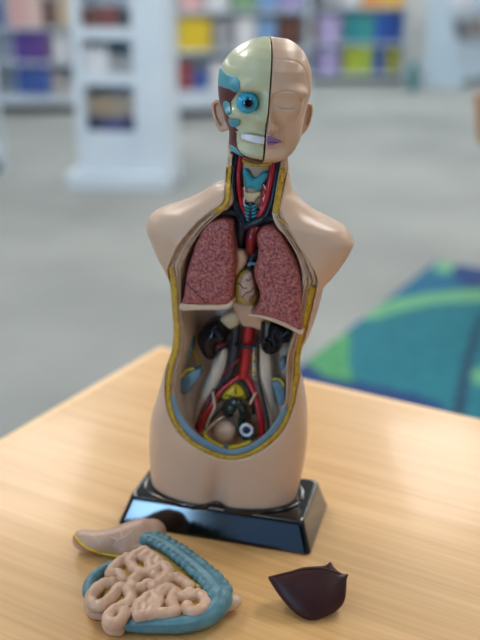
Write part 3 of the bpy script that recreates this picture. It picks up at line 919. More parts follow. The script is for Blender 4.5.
# ---- skin side
K = F0.copy()
K = smin(K, ell(X, Y, Z, (0, -46, zt(117)), (4.2, 9, 15)), 6)          # nose bridge
K = smin(K, ell(X, Y, Z, (0, -52.5, zt(126)), (5, 6.5, 5)), 4)       # nose tip
K = smin(K, ell(X, Y, Z, (6.6, -47, zt(128)), (4.0, 5, 3.6)), 3)      # wing of the nose
K = smax(K, -ell(X, Y, Z, (eyeR[0], -51, eyeR[2] + 3), (15, 7, 10)), 6)  # eye hollow
K = smin(K, ell(X, Y, Z, (eyeR[0], -38.0, eyeR[2] + 1), (13, 6.2, 8)), 7)  # closed lid
K = smin(K, ell(X, Y, Z, (eyeR[0] + 1, -39, eyeR[2] + 13), (15, 7, 4)), 6)  # brow
cr = np.sqrt(((X - eyeR[0]) / 1.25) ** 2 + (Z - eyeR[2] - 13) ** 2) - 14.2
crease = np.maximum(np.abs(cr) - 0.3 * np.clip(1 - ((X - eyeR[0]) / 9.5) ** 2, -2, 1), Z - eyeR[2] - 4)
K = smax(K, -(np.maximum(crease, -(K + 1.3))), 0.6)
cr2 = ell(X, Y, Z, (eyeR[0], -47, eyeR[2] + 5.5), (13, 20, 9))
crease2 = np.maximum(np.abs(cr2) - 0.25 * np.clip(1 - ((X - eyeR[0]) / 11.5) ** 2, -2, 1), (eyeR[2] + 6) - Z)
K = smax(K, -(np.maximum(crease2, -(K + 0.55))), 1.4)
K = smin(K, ell(X, Y, Z, (0, -45.5, zt(137.5)), (15, 5, 3.0)), 2.5)     # upper lip
K = smin(K, ell(X, Y, Z, (0, -45.5, zt(142.5)), (13, 5, 3.2)), 2.5)     # lower lip
ms = np.maximum(np.maximum(np.abs(Z - zt(140.2)) - 0.35, X - 16), -(K + 1.2))
K = smax(K, -ms, 0.8)
K = smax(K, -ell(X, Y, Z, (0, -53, zt(133)), (2.2, 7, 3.6)), 2)       # philtrum
K = smin(K, ell(X, Y, Z, (4, -40, zt(154)), (13, 7, 6)), 5)           # chin
# cap edge across the forehead
zc = zt(58, -35)
K = smax(K, -np.maximum(np.maximum(np.abs(Z - (zc - 24 * (np.abs(X) / 37) ** 6)) - 0.4, -(K + 0.35)), Y + 8), 1.2)
FK = np.maximum(K, 0.75 - X)
V, Q = surface(FK, lo, hh)
face = mesh_object('face_half', h2t(V), Q, M['skin_face'], TORSO)
face['label'] = 'skin covered face half with closed eye'
# dark core seen in the slit
V, Q = surface(np.maximum(F0 + 3.0, np.abs(X) - 1.6), lo, hh)
mesh_object('head_core', h2t(V), Q, M['maroon'], TORSO)

def overlay(name, poly, field, m, parent, ymap, th=0.6, side=None, ymax=30, n=5, hv=0.6):
    """thin raised layer following the head's surface inside a drawn outline"""
    p2 = HP(smooth(poly, n, True), ymap)[:, [0, 2]]
    d = poly_sd(X[:, 0, :], Z[:, 0, :], p2)[:, None, :]
    T = np.maximum(np.maximum(field - th, -(field + 2.0)), np.maximum(d + 0 * Y, Y - ymax))
    if side is not None:
        T = np.maximum(T, side)
    V, Q = surface(T, lo, hh)
    return mesh_object(name, h2t(V), Q, m, parent)
NS = X + 0.6
overlay('temple_muscle', [(215, 85), (221, 86.5), (229, 87), (235.5, 89), (233.5, 94), (230.5, 99), (228.5, 106), (226, 113), (226.5, 118), (229.5, 122), (229, 130), (224, 128), (220, 115), (216, 100)], S, M['maroon'], skull, -16, 0.5, NS, 12)
overlay('temple_tendon', [(215, 88), (215, 66), (222, 69), (227, 73.5), (234, 74), (237.5, 78), (237.5, 84), (235.5, 90), (228, 87.5), (220, 87)], S, M['muscle_blue'], skull, -16, 0.7, NS, 20)
overlay('jaw_tendon', [(223, 102), (226, 100), (229, 102), (229.3, 109), (226.5, 112), (223.5, 109)], S, M['muscle_blue'], skull, -18, 1.0, NS, 20)
overlay('cheek_muscle', [(228, 131), (236, 131), (236.5, 140), (237.5, 147), (242, 152), (252, 155.5), (264, 158), (266, 166), (248, 163), (234, 156), (227, 148)], S, M['maroon'], skull, -28, 0.5, NS, 12)
overlay('cheek_muscle', [(225, 114), (229, 118), (231.5, 124), (236, 127), (237, 129.5), (229, 130), (225, 124)], S, M['maroon'], skull, -24, 0.6, NS, 12)
overlay('cheek_tendon', [(228.5, 121), (231, 118), (236, 117), (239.3, 118), (239, 122), (237, 125.5), (231, 126.5)], S, M['muscle_blue'], skull, -28, 1.1, NS, 12)
overlay('chin_tendon', [(230, 145.5), (235, 146.5), (239, 150), (243, 154), (238, 154.5), (232, 151)], S, M['muscle_blue'], skull, -30, 1.0, NS, 12)
overlay('gum', [(238.5, 134), (241, 133), (252, 134), (266, 136), (266, 145.5), (252, 144), (241, 141)], S, M['cream'], skull, -36, 0.3, NS, 0)
ov = HP([(241.5, 134.5), (248, 134.6), (256, 135.6), (265, 137), (265, 144), (256, 143.2), (248, 141.6), (241.5, 140)], -42)[:, [0, 2]]
dT = poly_sd(X[:, 0, :], Z[:, 0, :], ov)[:, None, :]
arch = np.sqrt((X / 33) ** 2 + ((Y + 18) / 26.5) ** 2) * 26.5 - 26.5
arch = np.maximum(arch, -(arch + 5))
zmid = zt(138.6) - 0.055 * X
T = np.maximum(np.maximum(arch, dT + 0 * Y), np.maximum(X + 0.6, Y + 12))
V, Q = surface(T, lo, hh)
teeth = mesh_object('teeth', h2t(V), Q, M['teeth'], skull)
overlay('lips', [(262, 138.3), (266, 136.4), (269, 136), (272, 136.6), (277, 138.5), (282.3, 140.6), (278, 142.6), (273, 145.2), (268, 145.4), (262, 144)], K, M['lips'], face, -48, 0.25, 0.9 - X, -20)
# eyeball
def hsphere(name, c, r, m, parent, front=None):
    V, Fq = [], []
    n, k = 24, 36
    ax = np.array([HCAM[0] - c[0], HCAM[1] - c[1], HCAM[2] - c[2]])
    ax = np.array([0.02, -1, 0.05])
    ax /= np.linalg.norm(ax)
    e1 = np.cross(ax, [0, 0, 1.0]); e1 /= np.linalg.norm(e1)
    e2 = np.cross(e1, ax)
    amax = math.pi if front is None else front
    for i in range(n + 1):
        a = amax * i / n
        for j in range(k):
            b = 2 * math.pi * j / k
            V.append(c + r * (math.cos(a) * ax + math.sin(a) * (math.cos(b) * e1 + math.sin(b) * e2)))
    for i in range(n):
        for j in range(k):
            q = (j + 1) % k
            Fq.append([i * k + j, i * k + q, (i + 1) * k + q, (i + 1) * k + j])
    return mesh_object(name, h2t(V), Fq, m, parent)
ec = np.array([eyeL[0], -37.5, eyeL[2]])
hsphere('eyeball', ec, 9.6, M['eye'], skull)
hsphere('iris', ec, 9.8, M['iris'], skull, 0.58)
hsphere('pupil', ec, 10.0, M['pupil'], skull, 0.35)
# ears
def ear(pts_outer, inner, sgn, parent, mm, lab=None):
    c = HP(smooth(pts_outer, 5, True), 6)[:, [0, 2]]
    ci = HP(smooth(inner, 5, True), 6)[:, [0, 2]]
    lo_ = (c[:, 0].min() - 4, -14, c[:, 1].min() - 4)
    A, Bq, Cq = grid(lo_, (c[:, 0].max() + 4, 26, c[:, 1].max() + 4), 0.6)
    d = poly_sd(A[:, 0, :], Cq[:, 0, :], c)[:, None, :]
    di = poly_sd(A[:, 0, :], Cq[:, 0, :], ci)[:, None, :]
    yc = 4 + 0.45 * np.abs(A - (c[:, 0].max() if sgn < 0 else c[:, 0].min()))
    F = smax(d + 0 * Bq, np.abs(Bq - yc) - 3.0, 2.4)
    F = smax(F, -smax(di + 0 * Bq, Bq - (yc + 0.6), 1.5), 1.5)
    V, Q = surface(F, lo_, 0.6)
    o = mesh_object('ear', h2t(V), Q, mm, parent)
    return o
ear([(224, 103), (219, 100.5), (214.5, 100.5), (211.8, 104.5), (212, 111), (214, 119), (217, 127), (220.5, 131.5), (225, 131), (229, 127), (228, 115)],
    [(220.5, 105), (216.5, 104), (214.6, 107), (215.4, 114), (218, 121), (221, 125.5), (223, 121), (222, 112)], -1, skull, M['peach'])
ear([(306, 104), (309.5, 103), (312.8, 105.5), (313.2, 112), (311.8, 119), (309, 126.5), (305, 132), (301, 134.5), (300, 125), (303, 112)],
    [(308, 107), (310.6, 107.2), (310.8, 112.5), (309.4, 119), (306.5, 125.5), (305, 121), (306, 113)], 1, face, M['skin'])
del X, Y, Z, S, K, FS, FK, T, F0

# ================================================================== ORGANS LYING ON THE TABLE
def capsules(X, Y, Z, segs, r):
    d = np.full(X.shape, 9.0, np.float32)
    for i in range(len(segs) - 1):
        a, b = np.asarray(segs[i]), np.asarray(segs[i + 1])
        ab = b - a
        L = max((ab ** 2).sum(), 1e-12)
        t = np.clip(((X - a[0]) * ab[0] + (Y - a[1]) * ab[1] + (Z - a[2]) * ab[2]) / L, 0, 1)
        rr = r[i] * (1 - t) + r[i + 1] * t
        d = np.minimum(d, np.sqrt((X - a[0] - ab[0] * t) ** 2 + (Y - a[1] - ab[1] * t) ** 2 + (Z - a[2] - ab[2] * t) ** 2) - rr)
    return d

def z4(pts):  # points read on a 2.4x enlargement of the lower left of the picture
    return [(60 + a / 2.4, 500 + b / 2.4) for a, b in pts]

# intestines
io = on_z([(158, 600)], TABLE_H)[0]
GUT = thing('intestine_model', 'pink coiled intestine model piece framed by a teal colon, lying front left on the table', 'organ model', io)
zt_ = 0.020
def tilt_z(p):   # the coil face rises away from the camera
    return p
def gpt(p, z):
    return on_z(p, TABLE_H + z) - io
fr_out = z4([(215, 108), (240, 100), (300, 135), (360, 180), (405, 230), (410, 262), (385, 300), (330, 318), (240, 322), (150, 318), (110, 312), (70, 268), (66, 240), (62, 210), (80, 185), (140, 155)])
fo = gpt(smooth(fr_out, 5, True), 0.012)[:, :2]
lo = (fo[:, 0].min() - .012, fo[:, 1].min() - .014, -0.001)
hg = 0.0011
X, Y, Z = grid(lo, (fo[:, 0].max() + .012, fo[:, 1].max() + .012, 0.042), hg)
d = poly_sd(X[:, :, 0], Y[:, :, 0], fo)[:, :, None]
slope = (Y - fo[:, 1].min()) / (fo[:, 1].max() - fo[:, 1].min())
F = smax(smax(d + 0.014 + 0 * Z, Z - (0.0165 + 0.006 * slope), 0.006), 0.0004 - Z, 0.001)
V, Q = surface(F, lo, hg)
mesh_object('mesentery', V, Q, M['gutfat'], GUT)
def q1(pts): return [(80 + a / 5.333, 540 + b / 5.333) for a, b in pts]
def q2(pts): return [(155 + a / 5.333, 540 + b / 5.333) for a, b in pts]
paths = [q1([(345, 72), (300, 92), (268, 125), (290, 165), (322, 188), (292, 215), (275, 245), (320, 262), (362, 240), (395, 262), (430, 232), (405, 200)]),
         q1([(350, 100), (392, 105), (372, 145), (400, 172), (452, 150), (474, 188), (440, 235)]),
         q1([(250, 108), (200, 140), (160, 190), (205, 188), (228, 215)]),
         q1([(170, 232), (118, 242), (68, 285), (58, 330), (100, 348), (150, 322), (182, 290), (200, 262), (240, 262), (272, 292), (262, 330), (215, 355), (165, 382), (148, 425), (190, 440), (222, 412), (240, 380)]),
         q1([(310, 400), (305, 362), (345, 318), (388, 296), (402, 325), (372, 356), (400, 385), (340, 395)]),
         q2([(-30, 390), (10, 350), (20, 300), (62, 262), (112, 285), (84, 320), (108, 375), (60, 385), (0, 388)]),
         q2([(78, 215), (115, 208), (150, 228), (185, 252)]),
         q2([(112, 285), (150, 305), (180, 285), (200, 300), (238, 290), (272, 338), (235, 372), (185, 378), (172, 350)]),
         q2([(-62, 108), (-22, 128), (20, 142), (66, 176), (48, 225), (8, 246), (-25, 245)]),
         q2([(-60, 75), (-20, 98), (20, 122)]),
         q2([(-70, 190), (-30, 185), (0, 195)]),
         q2([(-30, 300), (-60, 330), (-50, 370)])]
F = None
for n_, q in enumerate(paths):
    s = np.array(resample(smooth(q, 5), max(8, len(q) * 4)))
    sl = (640 - s[:, 1]) / 100
    p3 = gpt(s, 0.020); p3[:, 2] = 0.0165 + 0.0072 * sl
    rr = 0.0057 + 0.0004 * np.sin(np.arange(len(s)) * 1.5 + n_)
    c = capsules(X, Y, Z, p3, rr)
    F = c if F is None else smin(F, c, 0.0008)
# lower turns at the open end, down to the table
for q in (q1([(60, 345), (75, 385), (120, 395)]), q1([(150, 440), (165, 470), (205, 478)])):
    s = np.array(resample(smooth(q, 5), 12))
    p3 = gpt(s, 0.006); p3[:, 2] = 0.0065
    F = smin(F, capsules(X, Y, Z, p3, np.full(12, .0062)), 0.002)
F = smax(F, 0.0005 - Z, 0.001)
V, Q = surface(F, lo, hg)
mesh_object('intestine_coil', V, Q, M['gut'], GUT)
# colon: knobbly upper arm, smooth lower arm, left end
s = resample(smooth(q2([(-50, 25), (20, 50), (100, 95), (170, 145), (245, 205), (310, 265), (350, 325)]), 6), 60)
sl = (640 - s[:, 1]) / 100
p3 = gpt(s, 0.014); p3[:, 2] = 0.013 + 0.007 * sl
t = np.linspace(0, 1, 60)
F = capsules(X, Y, Z, p3, 0.0082 + 0.0026 * t)
tg = np.gradient(p3, axis=0); tg[:, 2] = 0
tg /= np.linalg.norm(tg, axis=1)[:, None]
nr = np.stack([-tg[:, 1], tg[:, 0], 0 * tg[:, 0]], 1)
LEN = np.linalg.norm(np.diff(p3, axis=0), axis=1).sum()
NB = int(LEN / 0.0072)
for i in range(NB):
    k_ = int((i + .5) / NB * 59)
    for sgn, sh in ((1, 0), (-1, 2)):
        kk_ = min(59, k_ + sh)
        c_ = p3[kk_] + nr[kk_] * sgn * (.0060 + .0024 * t[kk_]) + np.array([0, 0, .0052])
        F = smin(F, np.sqrt((X - c_[0]) ** 2 + (Y - c_[1]) ** 2 + (Z - c_[2]) ** 2) - (.0042 + .0010 * t[kk_]), 0.0008)
top_ = p3.copy(); top_[:, 2] += .0082 + .0026 * t - .0002
F = smin(F, capsules(X, Y, Z, top_, np.full(60, .0013)), 0.0010)
s2 = resample(smooth(q2([(350, 325), (338, 380), (270, 425), (150, 455), (20, 455), (-80, 452), (-155, 448)]), 6), 60)
p4 = gpt(s2, 0.010); p4[:, 2] = np.interp(t, [0, .25, 1], [.017, .012, .0095])
F2 = capsules(X, Y, Z, p4, np.interp(t, [0, .3, .9, 1], [.0105, .0080, .0070, .0055]))
ed_ = p4.copy(); ed_[:, 2] += .0045; ed_[:, 1] -= .0058
F2 = smin(F2, capsules(X, Y, Z, ed_, np.full(60, .0012)), 0.0012)
s3 = resample(smooth(q1([(190, 142), (130, 168), (80, 205), (52, 250), (48, 285)]), 6), 24)
p5 = gpt(s3, 0.008); p5[:, 2] = 0.009
F3 = capsules(X, Y, Z, p5, np.full(24, .0064))
F = np.minimum(smin(F, F2, 0.003), F3)
F = smax(F, 0.0005 - Z, 0.001)
V, Q = surface(F, lo, hg)
mesh_object('colon', V, Q, M['colon_blue'], GUT)
s = resample(smooth(q2([(-80, 60), (0, 100), (60, 150), (120, 190), (190, 235), (240, 270)]), 6), 40)
p3 = gpt(s, 0.019); p3[:, 2] = 0.0185 + 0.0068 * (640 - s[:, 1]) / 100
mb = MB(); mb.tube(p3, 0.0017 + 0.0004 * np.sin(np.arange(40) * 1.7), 10)
mb.build('fat_edge', M['gutfat'], GUT, flat=False)
# cream stub of the gut end
a = gpt(z4([(390, 250)]), 0.010)[0]; b = gpt(z4([(432, 240)]), 0.010)[0]
mb = MB(); ts = np.linspace(0, 1, 14)
mb.tube([a * (1 - q) + b * q for q in ts], np.interp(ts, [0, .6, .85, 1], [.0085, .0075, .006, .004]), 16)
mb.build('gut_stub', M['lungrim'], GUT, flat=False)

# stomach
so_ = on_z([(118, 556)], TABLE_H)[0]
STO = thing('stomach_model', 'tan stomach model piece with yellow and red lower rim, behind the coiled intestine piece', 'organ model', so_)
def spt(p, z): return on_z(p, TABLE_H + z) - so_
lo = (-.062, -.05, -.001)
X, Y, Z = grid(lo, (.062, .06, .046), 0.0011)
c = spt([(82.5, 538), (96, 541), (112, 541), (128, 539), (143, 537), (152, 536)], 0.015)
c[:, 2] = [.013, .0135, .015, .0165, .018, .018]
F = capsules(X, Y, Z, c, [.0105, .0118, .0125, .0152, .0165, .015])
c2 = spt([(128, 549), (152, 548)], 0.010); c2[:, 2] = .009
F = smin(F, capsules(X, Y, Z, c2, [.009, .010]), .010)
F = smax(F, 0.0004 - Z, 0.002)
V, Q = surface(F, lo, 0.0011)
sb = mesh_object('stomach_wall', V, Q, M['stomach'], STO)
def hit(p, z): return spt(p, z)
edge = [(73.5, 536), (77, 541.5), (85, 548.5), (97, 553.5), (110, 556.5), (124, 559), (138, 560)]
from mathutils.bvhtree import BVHTree
def project(p, V, Q, org, lift=0.0):
    bv = BVHTree.FromPolygons([tuple(v + org) for v in np.asarray(V, float)], [tuple(map(int, q)) for q in Q])
    out = []
    for dd in ray(p):
        r = bv.ray_cast(Vector(CAM), Vector(dd).normalized())
        if r[0] is not None:
            out.append(np.array(r[0]) + np.array(r[1]) * lift - org)
    return np.array(out)
for nm, dy, m, rr in (('yellow_rim', 0.0, M['fat_bright'], .0014), ('red_rim', 1.8, M['artery'], .0012)):
    pts = resample(smooth(np.asarray(edge, float) + (0.6, dy - 1.6), 6), 50)
    q = project(pts, V, Q, so_, 0.0)
    if len(q) > 6:
        q = smooth(q[::4], 4)
        mb = MB(); mb.tube(q, rr, 8)
        mb.build(nm, m, STO, flat=False)
for q in ([(118, 540), (126, 536), (131, 531)], [(118, 540), (110, 537)], [(122, 538), (121, 532)], [(118, 540), (113, 547)], [(140, 545), (147, 538), (155, 535)], [(147, 538), (146, 530)], [(140, 545), (133, 547)], [(100, 545), (96, 538), (90, 535)]):
    w = project(resample(smooth(q, 5), 14), V, Q, so_, 0.0)
    if len(w) > 4:
        mb = MB(); mb.tube(w, np.linspace(.00065, .0004, len(w)), 6)
        mb.build('stomach_vessel', M['vessel_pale'], STO, flat=False)

# liver
lo_ = on_z([(311, 618)], TABLE_H)[0]
LIV = thing('liver_model', 'dark maroon liver model piece with a pointed end, front right on the table', 'organ model', lo_)
tl_ = math.radians(42)
ez = np.array([0, math.sin(tl_), math.cos(tl_)])
ex = np.array([1.0, 0, 0])
en = np.cross(ex, ez)        # points away from the viewer side
if en[1] < 0: en = -en
org_l = lo_ + np.array([0, 0, 0.004])
def lp(p):
    q = on_plane(p, org_l, en) - org_l
    return np.stack([q @ ex, q @ ez], 1)
LP = [(268, 577), (272, 575.5), (290, 571), (304, 567), (318, 566), (326, 565), (330.5, 561.5), (333, 565.5), (337, 570), (343, 573.5), (348.5, 574), (347, 579), (346.5, 588), (345, 600), (338.5, 609.5), (326, 616.5), (312.5, 621), (301, 617), (291, 609.5), (281, 598), (272, 585)]
p2 = lp(smooth(LP, 4, True))
lo = (p2[:, 0].min() - .005, -.022, p2[:, 1].min() - .005)
X, Y, Z = grid(lo, (p2[:, 0].max() + .005, .034, p2[:, 1].max() + .005), 0.001)
d = poly_sd(X[:, 0, :], Z[:, 0, :], p2)[:, None, :]
e = np.clip(-d / 0.022, 0, 1)
dome = np.sqrt(np.clip(1 - (1 - e) ** 2, 0, 1))
F = smax(smax(d + 0 * Y, -(Y + 0.009 * dome), .0012), Y - (.002 + .018 * dome), .0012)
wz_ = org_l[2] - TABLE_H + Y * en[2] + Z * ez[2]
F = smax(F, 0.0003 - wz_, 0.001)
V, Q = surface(F, lo, 0.001)
V = np.asarray(V, float)
Vw = org_l + V[:, :1] * ex + V[:, 1:2] * en + V[:, 2:] * ez - lo_
lv = mesh_object('liver_lobe', Vw, Q, M['liver'], LIV)
# keep outward normals whichever way the axes turned
if np.dot(np.cross(ex, en), ez) < 0:
    lv.data.flip_normals()
ridge = [(270, 576.2), (290, 571.4), (304, 567.8), (318, 567), (328, 568), (336, 571), (345, 574)]
w = project(resample(smooth(np.asarray(ridge) + (0, 1.6), 5), 30), Vw, Q, lo_, 0)
if len(w) > 6:
    mb = MB(); mb.tube(smooth(w[::3], 3), .0009, 8)
    mb.build('liver_ridge', M['liver'], LIV, flat=False)

# ================================================================== RUG
rc, rl = on_z([(436, 263)], 0)[0], on_z([(296, 372)], 0)[0]
v = rl - rc
v /= np.linalg.norm(v)
wv = np.array([-v[1], v[0], 0])
if wv[0] < 0: wv = -wv
RL_, RW_ = 2.6, 2.2
nx, ny = 150, 130
V, Fq, mi = [], [], []
for j in range(ny + 1):
    for i in range(nx + 1):
        q = rc + v * (RL_ * i / nx) + wv * (RW_ * j / ny)
        V.append((q[0], q[1], 0.008))
def pip(q, poly):
    return poly_sd(np.array([q[0]]), np.array([q[1]]), poly)[0]
def gpoly(p): return on_z(smooth(p, 5, True), 0.008)[:, :2]
shapes = [(gpoly([(286, 376), (302, 361), (322, 374), (350, 381), (372, 384), (400, 392), (440, 404), (440, 430), (286, 430)]), 1),
          (gpoly([(300, 372), (312, 352), (338, 332), (350, 338), (348, 362), (356, 386), (330, 384), (310, 384)]), 2),
          (gpoly([(362, 318), (372, 308), (400, 298), (440, 292), (500, 288), (500, 300), (445, 303), (408, 309), (378, 318)]), 3),
          (gpoly([(452, 268), (466, 264), (520, 262), (520, 300), (496, 296), (470, 288), (458, 280)]), 1),
          (gpoly([(434, 266), (444, 260), (456, 262), (452, 272), (440, 273)]), 3),
          (gpoly([(478, 318), (484, 318), (470, 372), (462, 420), (452, 420), (456, 396), (466, 352)]), 4),
          (gpoly([(470, 374), (480, 367), (496, 370), (494, 384), (478, 384)]), 3),
          (gpoly([(340, 345), (356, 325), (380, 316), (450, 300), (520, 300), (540, 420), (450, 440), (400, 402), (356, 388)]), 5)]
for j in range(ny):
    for i in range(nx):
        q = rc + v * (RL_ * (i + .5) / nx) + wv * (RW_ * (j + .5) / ny)
        Fq.append([j * (nx + 1) + i, j * (nx + 1) + i + 1, (j + 1) * (nx + 1) + i + 1, (j + 1) * (nx + 1) + i])
ctr = np.array([np.mean([V[k] for k in f], 0) for f in Fq])
mi = np.zeros(len(Fq), int)
u_ = ((ctr[:, :2] - rc[:2]) @ v[:2]); w_ = ((ctr[:, :2] - rc[:2]) @ wv[:2])
for pg, k in shapes[::-1]:
    mi[poly_sd(ctr[:, 0], ctr[:, 1], pg) < 0] = k
n0 = len(V)
brd = [i for i in range(nx + 1)] + [j * (nx + 1) + nx for j in range(1, ny + 1)] + [ny * (nx + 1) + i for i in range(nx - 1, -1, -1)] + [j * (nx + 1) for j in range(ny - 1, 0, -1)]
for b_ in brd:
    V.append((V[b_][0], V[b_][1], 0.0))
for k in range(len(brd)):
    q = (k + 1) % len(brd)
    Fq.append([brd[k], n0 + k, n0 + q, brd[q]])
mi = np.r_[mi, np.zeros(len(brd), int)]
rm = [mat('rug_teal', (22, 116, 140), .9, (34, 132, 152), 40), mat('rug_navy', (16, 56, 110), .9), mat('rug_green', (56, 132, 92), .9, (84, 152, 100), 20),
      mat('rug_lime', (96, 160, 122), .9), mat('rug_dark', (16, 56, 82), .9), mat('rug_turquoise', (12, 98, 118), .9, (22, 114, 128), 20)]
rm[0] = mat('rug_blue', (12, 86, 124), .9, (22, 104, 138), 12)
rug = mesh_object('floor_rug', V, Fq, rm, None, mi, flat=True)
tag(rug, 'blue, teal and green patterned rug on the grey carpet beyond the table', 'rug')

# ================================================================== BOOKSHELVES
BC = {}
def bmat(c):
    if c not in BC:
        BC[c] = mat('book_cover_%d' % len(BC), c, 0.45, tuple(min(255, v + 14) for v in c), 25)
    return BC[c]

def book(mtx, x, y, z, w, d, h, c, label, group):
    """a face-out or spine-out book: wrap-round cover and a page block"""
    o = thing('book', label, 'book', group=group)
    o.matrix_world = mtx @ Matrix.Translation((x, y, z))
    t = 0.004
    mb = MB()
    mb.box((-w / 2, 0, 0), (w / 2, t, h))
    mb.box((-w / 2, d - t, 0), (w / 2, d, h))
    mb.box((-w / 2, t, 0), (-w / 2 + t, d - t, h))
    mb.build('cover', bmat(c), o)
    mb = MB()
    mb.box((-w / 2 + t, t, 0.003), (w / 2 - 0.004, d - t, h - 0.003))
    mb.build('page_block', M['pages'], o)
    return o
ORD = ['first', 'second', 'third', 'fourth', 'fifth', 'sixth', 'seventh', 'eighth', 'ninth', 'tenth', 'eleventh', 'twelfth']

def bookcase(name, label, p0, p1, depth, levels, height, rows, where, lip=0.05, side=0.03):
    """p0,p1: floor points of the front corners; levels: shelf heights; rows: (level, [(x0,x1,h,colour,colour name)])"""
    p0, p1 = np.asarray(p0), np.asarray(p1)
    a = math.atan2(p1[1] - p0[1], p1[0] - p0[0])
    L = float(np.linalg.norm((p1 - p0)[:2]))
    o = thing('bookcase', label, 'bookcase', (p0[0], p0[1], 0), (0, 0, a))
    mtx = Matrix.Translation((p0[0], p0[1], 0)) @ Matrix.Rotation(a, 4, 'Z')
    for x in (0, L - side):
        mb = MB(); mb.box((x, 0, 0), (x + side, depth, height), .004); mb.build('side_panel', M['white'], o)
    mb = MB(); mb.box((side, depth - .012, .08), (L - side, depth, height)); mb.build('back_panel', M['white'], o)
    mb = MB(); mb.box((side, .05, 0), (L - side, .065, .08)); mb.build('toe_kick', M['toe'], o)
    for z in levels:
        mb = MB()
        mb.box((side, 0.0, z - .025), (L - side, depth - .012, z), )
        if z == levels[0]:
            mb.box((side, -.001, .08), (L - side, .02, z - .025))
        mb.build('shelf', M['white'], o)
    mb = MB(); mb.box((0, -.005, height), (L, depth, height + .03), .004); mb.build('top_panel', M['white'], o)
    for li, (rn, items) in enumerate(rows):
        for k, (x0, x1, hh_, c, cn) in enumerate(items):
            book(mtx, (x0 + x1) / 2 * L, 0.03 + 0.02 * ((k * 7) % 3), levels[li] + .0005, (x1 - x0) * L - .006, 0.03 + 0.01 * ((k * 5) % 4), hh_, c,
                 '%s book, %s in the %s row of the %s' % (cn, ORD[k], rn, where), 'books in the ' + where)
    return o
W_, PU, BL, RD, YE = (214, 216, 222), (86, 66, 150), (52, 84, 160), (140, 60, 60), (216, 186, 40)
GR, NV, TE, LI, OR = (150, 154, 160), (40, 46, 84), (40, 140, 150), (160, 150, 200), (226, 150, 50)
LM, OL, PK, BR, SK, TN, CH = (176, 190, 60), (150, 150, 50), (216, 170, 170), (96, 60, 50), (120, 160, 210), (196, 172, 140), (60, 62, 70)
zf = lambda p: on_z([p], 0)[0]
bookcase('A', 'low white bookcase with purple and blue books, left of the white display stand', zf((-60, 112)), zf((86, 113)), .35, [.17, .49, .82], 1.3,
         [('bottom', [(.06, .24, .27, TN, 'tan'), (.26, .4, .25, W_, 'white'), (.53, .655, .28, BL, 'blue'), (.66, .765, .28, (60, 92, 170), 'bright blue'), (.78, .86, .2, (176, 170, 168), 'warm grey'), (.88, .96, .12, W_, 'small white')]),
          ('middle', [(.06, .2, .26, SK, 'sky blue'), (.22, .36, .24, PK, 'pink'), (.53, .66, .29, (84, 58, 146), 'violet'), (.665, .775, .29, (92, 62, 140), 'plum'), (.80, .9, .26, W_, 'white')]),
          ('top', [(.06, .3, .28, TN, 'tan'), (.36, .47, .26, BL, 'blue'), (.52, .62, .3, PK, 'pink'), (.63, .74, .3, (220, 190, 186), 'pale rose'), (.75, .82, .26, BR, 'brown'), (.84, .95, .28, TN, 'tan')])],
         'bookcase left of the display stand')
bookcase('B', 'white bookcase with a yellow book, behind the bone side of the head', zf((150, 119)), zf((308, 113)), .35, [.25, .62, .98], 1.35,
         [('bottom', [(.05, .13, .26, CH, 'charcoal'), (.16, .27, .27, RD, 'dark red'), (.28, .37, .18, BL, 'blue'), (.38, .5, .25, W_, 'white'), (.52, .66, .27, SK, 'pale blue'), (.68, .8, .25, GR, 'grey'), (.83, .96, .26, NV, 'navy')]),
          ('middle', [(.04, .15, .26, W_, 'white'), (.19, .39, .29, YE, 'yellow'), (.41, .52, .27, GR, 'grey'), (.54, .66, .28, W_, 'white'), (.68, .79, .26, SK, 'pale blue'), (.81, .96, .27, BR, 'brown')]),
          ('top', [(.04, .18, .26, W_, 'white'), (.2, .34, .25, PK, 'pink'), (.36, .5, .26, W_, 'white'), (.52, .66, .27, (120, 160, 120), 'green'), (.68, .8, .25, SK, 'pale blue'), (.82, .96, .26, LI, 'lilac')])],
         'bookcase behind the bone side')
bookcase('C', 'white bookcase with teal and lime books, behind the skin side of the head', zf((300, 84)), zf((404, 83)), .4, [.12, .50, .93], 1.5,
         [('bottom', [(.03, .15, .27, NV, 'navy'), (.17, .37, .31, LI, 'lilac'), (.43, .55, .33, LM, 'lime'), (.56, .68, .33, (164, 186, 66), 'yellow green'), (.70, .81, .33, BL, 'blue'), (.82, .96, .33, OL, 'olive')]),
          ('middle', [(.03, .15, .3, BR, 'brown'), (.17, .37, .33, (170, 160, 206), 'lilac'), (.43, .55, .34, TE, 'teal'), (.56, .68, .34, (52, 150, 150), 'sea green'), (.70, .83, .34, (30, 84, 170), 'blue'), (.84, .96, .34, (26, 70, 150), 'deep blue')]),
          ('top', [(.03, .2, .3, CH, 'charcoal'), (.22, .38, .28, GR, 'grey'), (.4, .54, .28, W_, 'white'), (.57, .73, .3, OR, 'orange'), (.74, .97, .3, (230, 176, 60), 'amber')])],
         'bookcase behind the skin side')
# further bookcase seen at the left border
bookcase('E', 'white bookcase with tan books cut by the left border', zf((-95, 180)), zf((6, 172)), .3, [.2, .52, .84], 1.2,
         [('bottom', [(.1, .3, .24, W_, 'white'), (.35, .6, .24, TE, 'teal'), (.68, .95, .22, OL, 'olive')]),
          ('middle', [(.1, .3, .24, SK, 'pale blue'), (.35, .6, .24, W_, 'white'), (.66, .95, .2, (150, 60, 52), 'brick red')]),
          ('top', [(.1, .3, .24, W_, 'white'), (.35, .6, .24, PK, 'pink'), (.64, .96, .28, (206, 178, 140), 'tan')])],
         'bookcase cut by the left border')

